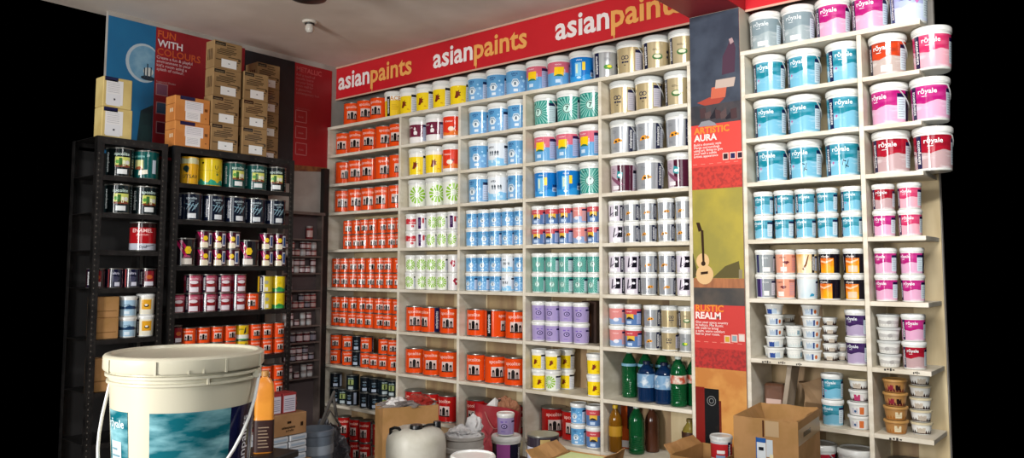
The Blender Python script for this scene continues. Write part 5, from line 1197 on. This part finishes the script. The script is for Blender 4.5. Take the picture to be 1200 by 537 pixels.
# white-lidded pail on a low carton
carton('cardboard_box', 2.90, -1.63, BZT, 3.16, -1.38, BZT+.17, CARDBOARD, 'plain carton under the broad white lidded pail on the bench', None, 'plain')
KIND['WL'] = dict(shape='pail', S=1.09, art=a_purplepail, name='paint_pail', look='', cat='paint can', lid=None, body=None, bail=False, slim=1, proto=None, r=.0905*1.09, H=.209*1.09)
put('WL', (3.03, -1.505, BZT+.1705), face(3.03, -1.5)+R(170), 'broad white lidded pail in front of the red shopping bag', 'single broad white pail')
# red shopping bag with paper
o = empty('shopping_bag', (2.075, -.22, BZT), face(2.08, -.25)*.7, 'dark red patterned shopping bag holding white and brown paper', 'bag')
RB = M('bag_red', '#8c1c26', .3, hex2='#b04a48', scale=14, contrast=(.55, .7), bump=.2)
m = MB(); vs = []; fs = []; n = 32; lv = 7
for j in range(lv):
    z = .32*j/(lv-1); s_ = 1+.10*j/(lv-1)
    for i in range(n):
        a = 2*math.pi*i/n; cx_ = math.copysign(abs(math.cos(a))**.45, math.cos(a)); cy_ = math.copysign(abs(math.sin(a))**.45, math.sin(a)); wob = 1+.03*math.sin(5*a+j*1.7)+.02*math.sin(11*a-j*2)
        vs.append((.13*s_*cx_*wob, .065*s_*cy_*wob, z-.03*(j/(lv-1))**2*math.cos(a-.5)*(1 if cy_ < 0 else -.2)))
for j in range(lv-1):
    for i in range(n): fs.append((j*n+i, j*n+(i+1) % n, (j+1)*n+(i+1) % n, (j+1)*n+i))
fs.append(tuple(reversed(range(n)))); m.add(vs, fs, RB, True); m.build('bag_body', o, sharp=50)
for y in (-.07, .07):
    m = MB(); m.tube([(-.07+.14*t/12, y-.012*math.sin(math.pi*t/12), .30-(.10 if y < 0 else -.06)*math.sin(math.pi*t/12)) for t in range(13)], .0028, M('cord_pink', '#a56a60', .6)); m.build('cord_handle', o)
m = MB(); flat_text(m, 'TA', (.02, -.079, .07), (1, 0, 0), (0, 0, 1), .05, c('#a8434a')); m.build('printed_lettering', o)
m = MB()
for i in range(5): a = 2*math.pi*i/5; m.add([(-.04, -.0775, .15), (-.04+.05*math.cos(a-.25), -.079, .15+.05*math.sin(a-.25)), (-.04+.07*math.cos(a), -.079, .15+.07*math.sin(a)), (-.04+.05*math.cos(a+.25), -.079, .15+.05*math.sin(a+.25))], [(0, 1, 2, 3)], c('#a8434a'))
m.build('printed_flower', o)
WP = M('paper_white', '#cfcdc9', .8)
m = MB(); m.add([(-.09, -.03, .24), (-.01, -.03, .24), (-.015, -.02, .38), (-.05, -.015, .35), (-.07, -.02, .33), (-.02, .03, .27), (-.0, .0, .36)], [(0, 1, 4), (1, 3, 4), (1, 2, 3), (1, 5, 6), (2, 1, 6), (2, 6, 3)], WP); m.build('white_paper', o)
noise_lump('brown_paper', o, .07, .04, .10, M('paper_brown', '#9a6a4c', .8, hex2='#84563c', scale=9), .5, 8, 21, (.06, 0, .27))
# purple pail with lilac one on it
pt = (2.30, -.41)
put('pp4', (pt[0], pt[1], BZT), face(*pt)+R(28), 'purple and black pail standing before the red shopping bag')
put('l1', (pt[0]-.005, pt[1], BZT+.2095), face(*pt)+R(-4), 'small lilac pail standing on the purple and black pail')
# silver lidded tin on a carton
carton('cardboard_box', 2.74, -.86, BZT, 2.93, -.64, BZT+.15, CARDBOARD, 'plain carton under the silver-lidded grey tin on the bench', None, 'plain')
put('bg4', (2.83, -.75, BZT+.1505), face(2.83, -.75)+R(10), 'silver-lidded grey tin in front of the dark-lidded red tins')
# open carton with a yellow-green sheet
o = open_carton('cardboard_box', 3.34, -1.16, BZT, .27, .30, .355, R(6), CARDBOARD, 'open brown carton with pale yellow-green sheet lying in its top', (('l', 38, .075), ('r', 70, .05)))
m = MB(); m.box(-.125, -.14, .33, .125, .14, .352, M('sheet_yellow_green', '#c6cf93', .6, hex2='#b5c486', scale=5)); m.build('yellow_green_sheet', o, bevel=.004)
# small red pail in a low open carton beside the big one
o = open_carton('cardboard_box', 3.53, -.30, BZT, .24, .36, .27, 0, CARDBOARD, 'low open carton holding the small red and grey pail', (('l', 40, .06),))
carton('cardboard_box', 3.50, -.34, BZT+.0045, 3.645, -.19, BZT+.22, CARDBOARD, 'closed carton inside the low open one under the small pail', None, 'plain')
put('sr', (3.580, -.262, BZT+.2205), face(3.58, -.26)+R(-4), 'small red and grey pail standing beside the big open carton')
# big open cardboard box
o = open_carton('cardboard_box', 3.898, -.338, BZT, .285, .42, .515, R(6), CARDBOARD, 'big open brown cardboard box with blue and white label near aqua pails', (('f', 262, .12), ('b', 222, .17), ('l', 240, .12), ('r', 235, .12)))
m = MB()
def bq(x0, z0, x1, z1, mat, e=.001): m.add([(x0, -.21-e, z0), (x1, -.21-e, z0), (x1, -.21-e, z1), (x0, -.21-e, z1)], [(0, 1, 2, 3)], mat)
bq(-.04, .34, .002, .43, c('#d0d6da')); bq(.004, .35, .032, .425, c('#c3cbd0')); bq(-.04, .41, .002, .43, c('#2a5a9c'), .0014); bq(-.042, .338, -.038, .432, c('#2a5a9c'), .0014); bq(-.03, .375, -.008, .39, c('#20242c'), .0016); bq(.018, .345, .034, .362, c('#e0d2a8'), .0018); m.build('shipping_label', o)
m = MB(); bq(-.012, .435, -.004, .508, c('#4c2a1c')); m.build('tape_stain', o)
m = MB(); bq(.0, .44, .06, .508, M('clear_tape', '#b09572', .2), .0008); m.build('tape', o)
m = MB(); m.add([(.1432, -.208, .41), (.1432, .2, .41), (.1432, .2, .48), (.1432, -.208, .48)], [(0, 1, 2, 3)], M('tape_side', '#a58a66', .3)); m.add([(.1436, -.12, .435), (.1436, .02, .435), (.1436, .02, .457), (.1436, -.12, .457)], [(0, 1, 2, 3)], c('#6a5c4c')); m.build('side_tape', o)
# ================================================================ pile by the left wall
carton('cardboard_box', .68, -1.17, .0, 1.02, -.84, .40, CARDBOARD_TAN, 'large tan carton on the floor beneath the white packets', None, 'plain')
PK = M('packet_white', '#a9adb2', .5)
for j in range(4):
    for i in range(2):
        o = empty('paper_packet', (.85, -1.075+.14*i, .4005+j*.0405), R(2*(j % 2)-1), f"pale packet, {('nearer', 'farther')[i]} one in the {('lowest', 'second', 'third', 'topmost')[j]} layer under the brown carton", 'packet', 'pale packets stacked under the brown carton')
        m = MB(); m.box(-.15, -.066, 0, .15, .066, .038, PK); m.build('wrapper', o, bevel=.006)
        m = MB(); m.box(.1501, -.05, .012, .1506, .05, .026, c('#8e9cab')); m.build('printed_band', o)
pz = .564
o = carton('cardboard_box', .80, -1.13, pz, 1.0, -.875, pz+.135, M('cardboard_print', '#96704a', .8, hex2='#86623e', scale=7), 'brown carton with dark print lying on the pale packets', None, 'none')
m = MB(); flat_text(m, 'asianpaints', (.101, -.01, .045), (0, 1, 0), (0, 0, 1), .10, c('#2c2018'), .03); flat_text(m, 'acrylic', (.101, -.0, .025), (0, 1, 0), (0, 0, 1), .06, c('#3c2c20'), .02)
wq_ = [(.101, -.02, .075), (.101, .01, .075), (.101, .01, .09), (.101, -.02, .09)]; m.add(wq_, [(0, 1, 2, 3)], c('#2c2018')); m.add([(.101, .08, .05), (.101, .1, .05), (.101, .1, .075), (.101, .08, .075)], [(0, 1, 2, 3)], c('#2c2018')); m.build('printed_lettering', o)
for i, (y0, y1) in enumerate(((-1.125, -1.04), (-1.03, -.93))):
    o = empty('cardboard_box', (.90, (y0+y1)/2, pz+.1355), 0, f"red-topped carton with white printed face, {('nearer the amber bottle', 'farther from the bottle')[i]}", 'box', 'red-topped white-faced cartons'); hy = (y1-y0)/2
    m = MB(); m.box(-.06, -hy, 0, .06, hy, .125, M('box_red', '#8e2a2e', .5)); m.build('box_body', o, bevel=.002)
    m = MB(); m.add([(.0606, -hy+.006, .006), (.0606, hy-.006, .006), (.0606, hy-.006, .11), (.0606, -hy+.006, .11)], [(0, 1, 2, 3)], c('#b9b5c0'))
    for k in range(6): m.add([(.061, -hy+.012, .02+k*.013), (.061, hy-.014, .02+k*.013), (.061, hy-.014, .024+k*.013), (.061, -hy+.012, .024+k*.013)], [(0, 1, 2, 3)], c('#6e6a80'))
    m.build('printed_face', o)
o = empty('packet', (.85, -.895, pz+.1355), 0, 'crumpled red packet behind the red-topped cartons', 'packet'); noise_lump('wrapper', o, .05, .03, .075, M('packet_red', '#7c3430', .5, hex2='#a08078', scale=20), .4, 8, 31, (0, 0, .045))
# grey bucket and plastic sheet in the corner
o = empty('plastic_bucket', (.84, -.685, 0), 0, 'grey-blue bucket beside the brown printed carton, near the corner', 'bucket')
m = MB(); m.lathe([(.10, 0), (.104, .004), (.122, .50), (.128, .505), (.128, .535), (.120, .54), (.115, .5), (.098, .02), (.001, .02)], 40, M('bucket_slate', '#6f7a86', .45, hex2='#5c6672', scale=5)); m.build('bucket_body', o)
m = MB(); m.lathe([(.1202, .38), (.1215, .38), (.124, .44), (.1225, .44)], 40, M('bucket_band', '#858e98', .5)); m.build('rim_band', o)
o = empty('plastic_sheet', (.50, -.33, 0), 0, 'crumpled dark grey plastic sheet heaped in the corner by the bucket', 'sheet')
PG = M('sheet_grey', '#34343a', .3, hex2='#5a5a60', scale=9, bump=.6)
noise_lump('crumpled_sheet', o, .15, .17, .26, PG, .5, 8, 41, (0, 0, .16), 5)
m = MB(); m.tube([(-.02, -.05, .45), (.02, .0, .62), (.0, .06, .70), (-.06, .1, .66), (-.04, .12, .5)], .012, M('strap_grey', '#57534f', .7)); m.tube([(.0, -.1, .4), (.06, -.02, .58), (.1, .05, .46)], .01, M('strap_grey', '#57534f', .7)); m.build('loose_strap', o)
# jerry bottle on a black stand
o = empty('display_stand', (2.43, -2.125, 0), R(20), 'black stand topped with a bottle beside the big white bucket', 'stand')
m = MB(); m.box(-.11, -.09, .84, .11, .09, .868, M('stand_black', '#141416', .4)); m.build('stand_top', o, bevel=.004)
m = MB(); m.box(-.035, -.035, .02, .035, .035, .839, M('stand_black', '#141416', .4)); m.build('post', o)
m = MB(); m.box(-.12, -.1, 0, .12, .1, .019, M('stand_black', '#141416', .4)); m.build('base', o)
o = empty('jerry_bottle', (2.435, -2.13, .869), face(2.43, -2.13), 'amber flat-sided bottle with brown printed lower half beside the bucket', 'bottle')
def rr_loft(m, prof, mat, n=24, p=.5):
    vs = []; fs = []
    for (rx, ry, z) in prof:
        for i in range(n):
            a = 2*math.pi*i/n; vs.append((rx*math.copysign(abs(math.cos(a))**p, math.cos(a)), ry*math.copysign(abs(math.sin(a))**p, math.sin(a)), z))
    for j in range(len(prof)-1):
        for i in range(n): fs.append((j*n+i, j*n+(i+1) % n, (j+1)*n+(i+1) % n, (j+1)*n+i))
    fs.append(tuple(reversed(range(n)))); fs.append(tuple((len(prof)-1)*n+i for i in range(n))); m.add(vs, fs, mat, True)
m = MB(); rr_loft(m, [(.036, .022, 0), (.040, .026, .006), (.040, .026, .136), (.0375, .024, .146), (.039, .025, .156), (.038, .025, .25), (.034, .022, .28), (.024, .016, .298), (.013, .012, .305), (.013, .012, .312)], M('amber_plastic', '#d18a34', .3, hex2='#c0782a', scale=8)); m.build('bottle_body', o, sharp=50)
m = MB(); m.lathe([(.0125, .308), (.0155, .31), (.0155, .328), (.014, .331), (.001, .331)], 18, M('cap_dull', '#a5763c', .5)); m.build('cap', o)
m = MB(); rr_loft(m, [(.0412, .0272, .006), (.0412, .0272, .134)], M('label_brown', '#2e1a18', .4)); m.build('paper_sleeve', o, sharp=50)
m = MB(); k = c('#8c7a68')
for i in range(7): m.add([(-.022, -.0279, .025+i*.013), (.02-.004*(i % 3), -.0279, .025+i*.013), (.02-.004*(i % 3), -.0279, .029+i*.013), (-.022, -.0279, .029+i*.013)], [(0, 1, 2, 3)], k)
m.build('printed_text', o)
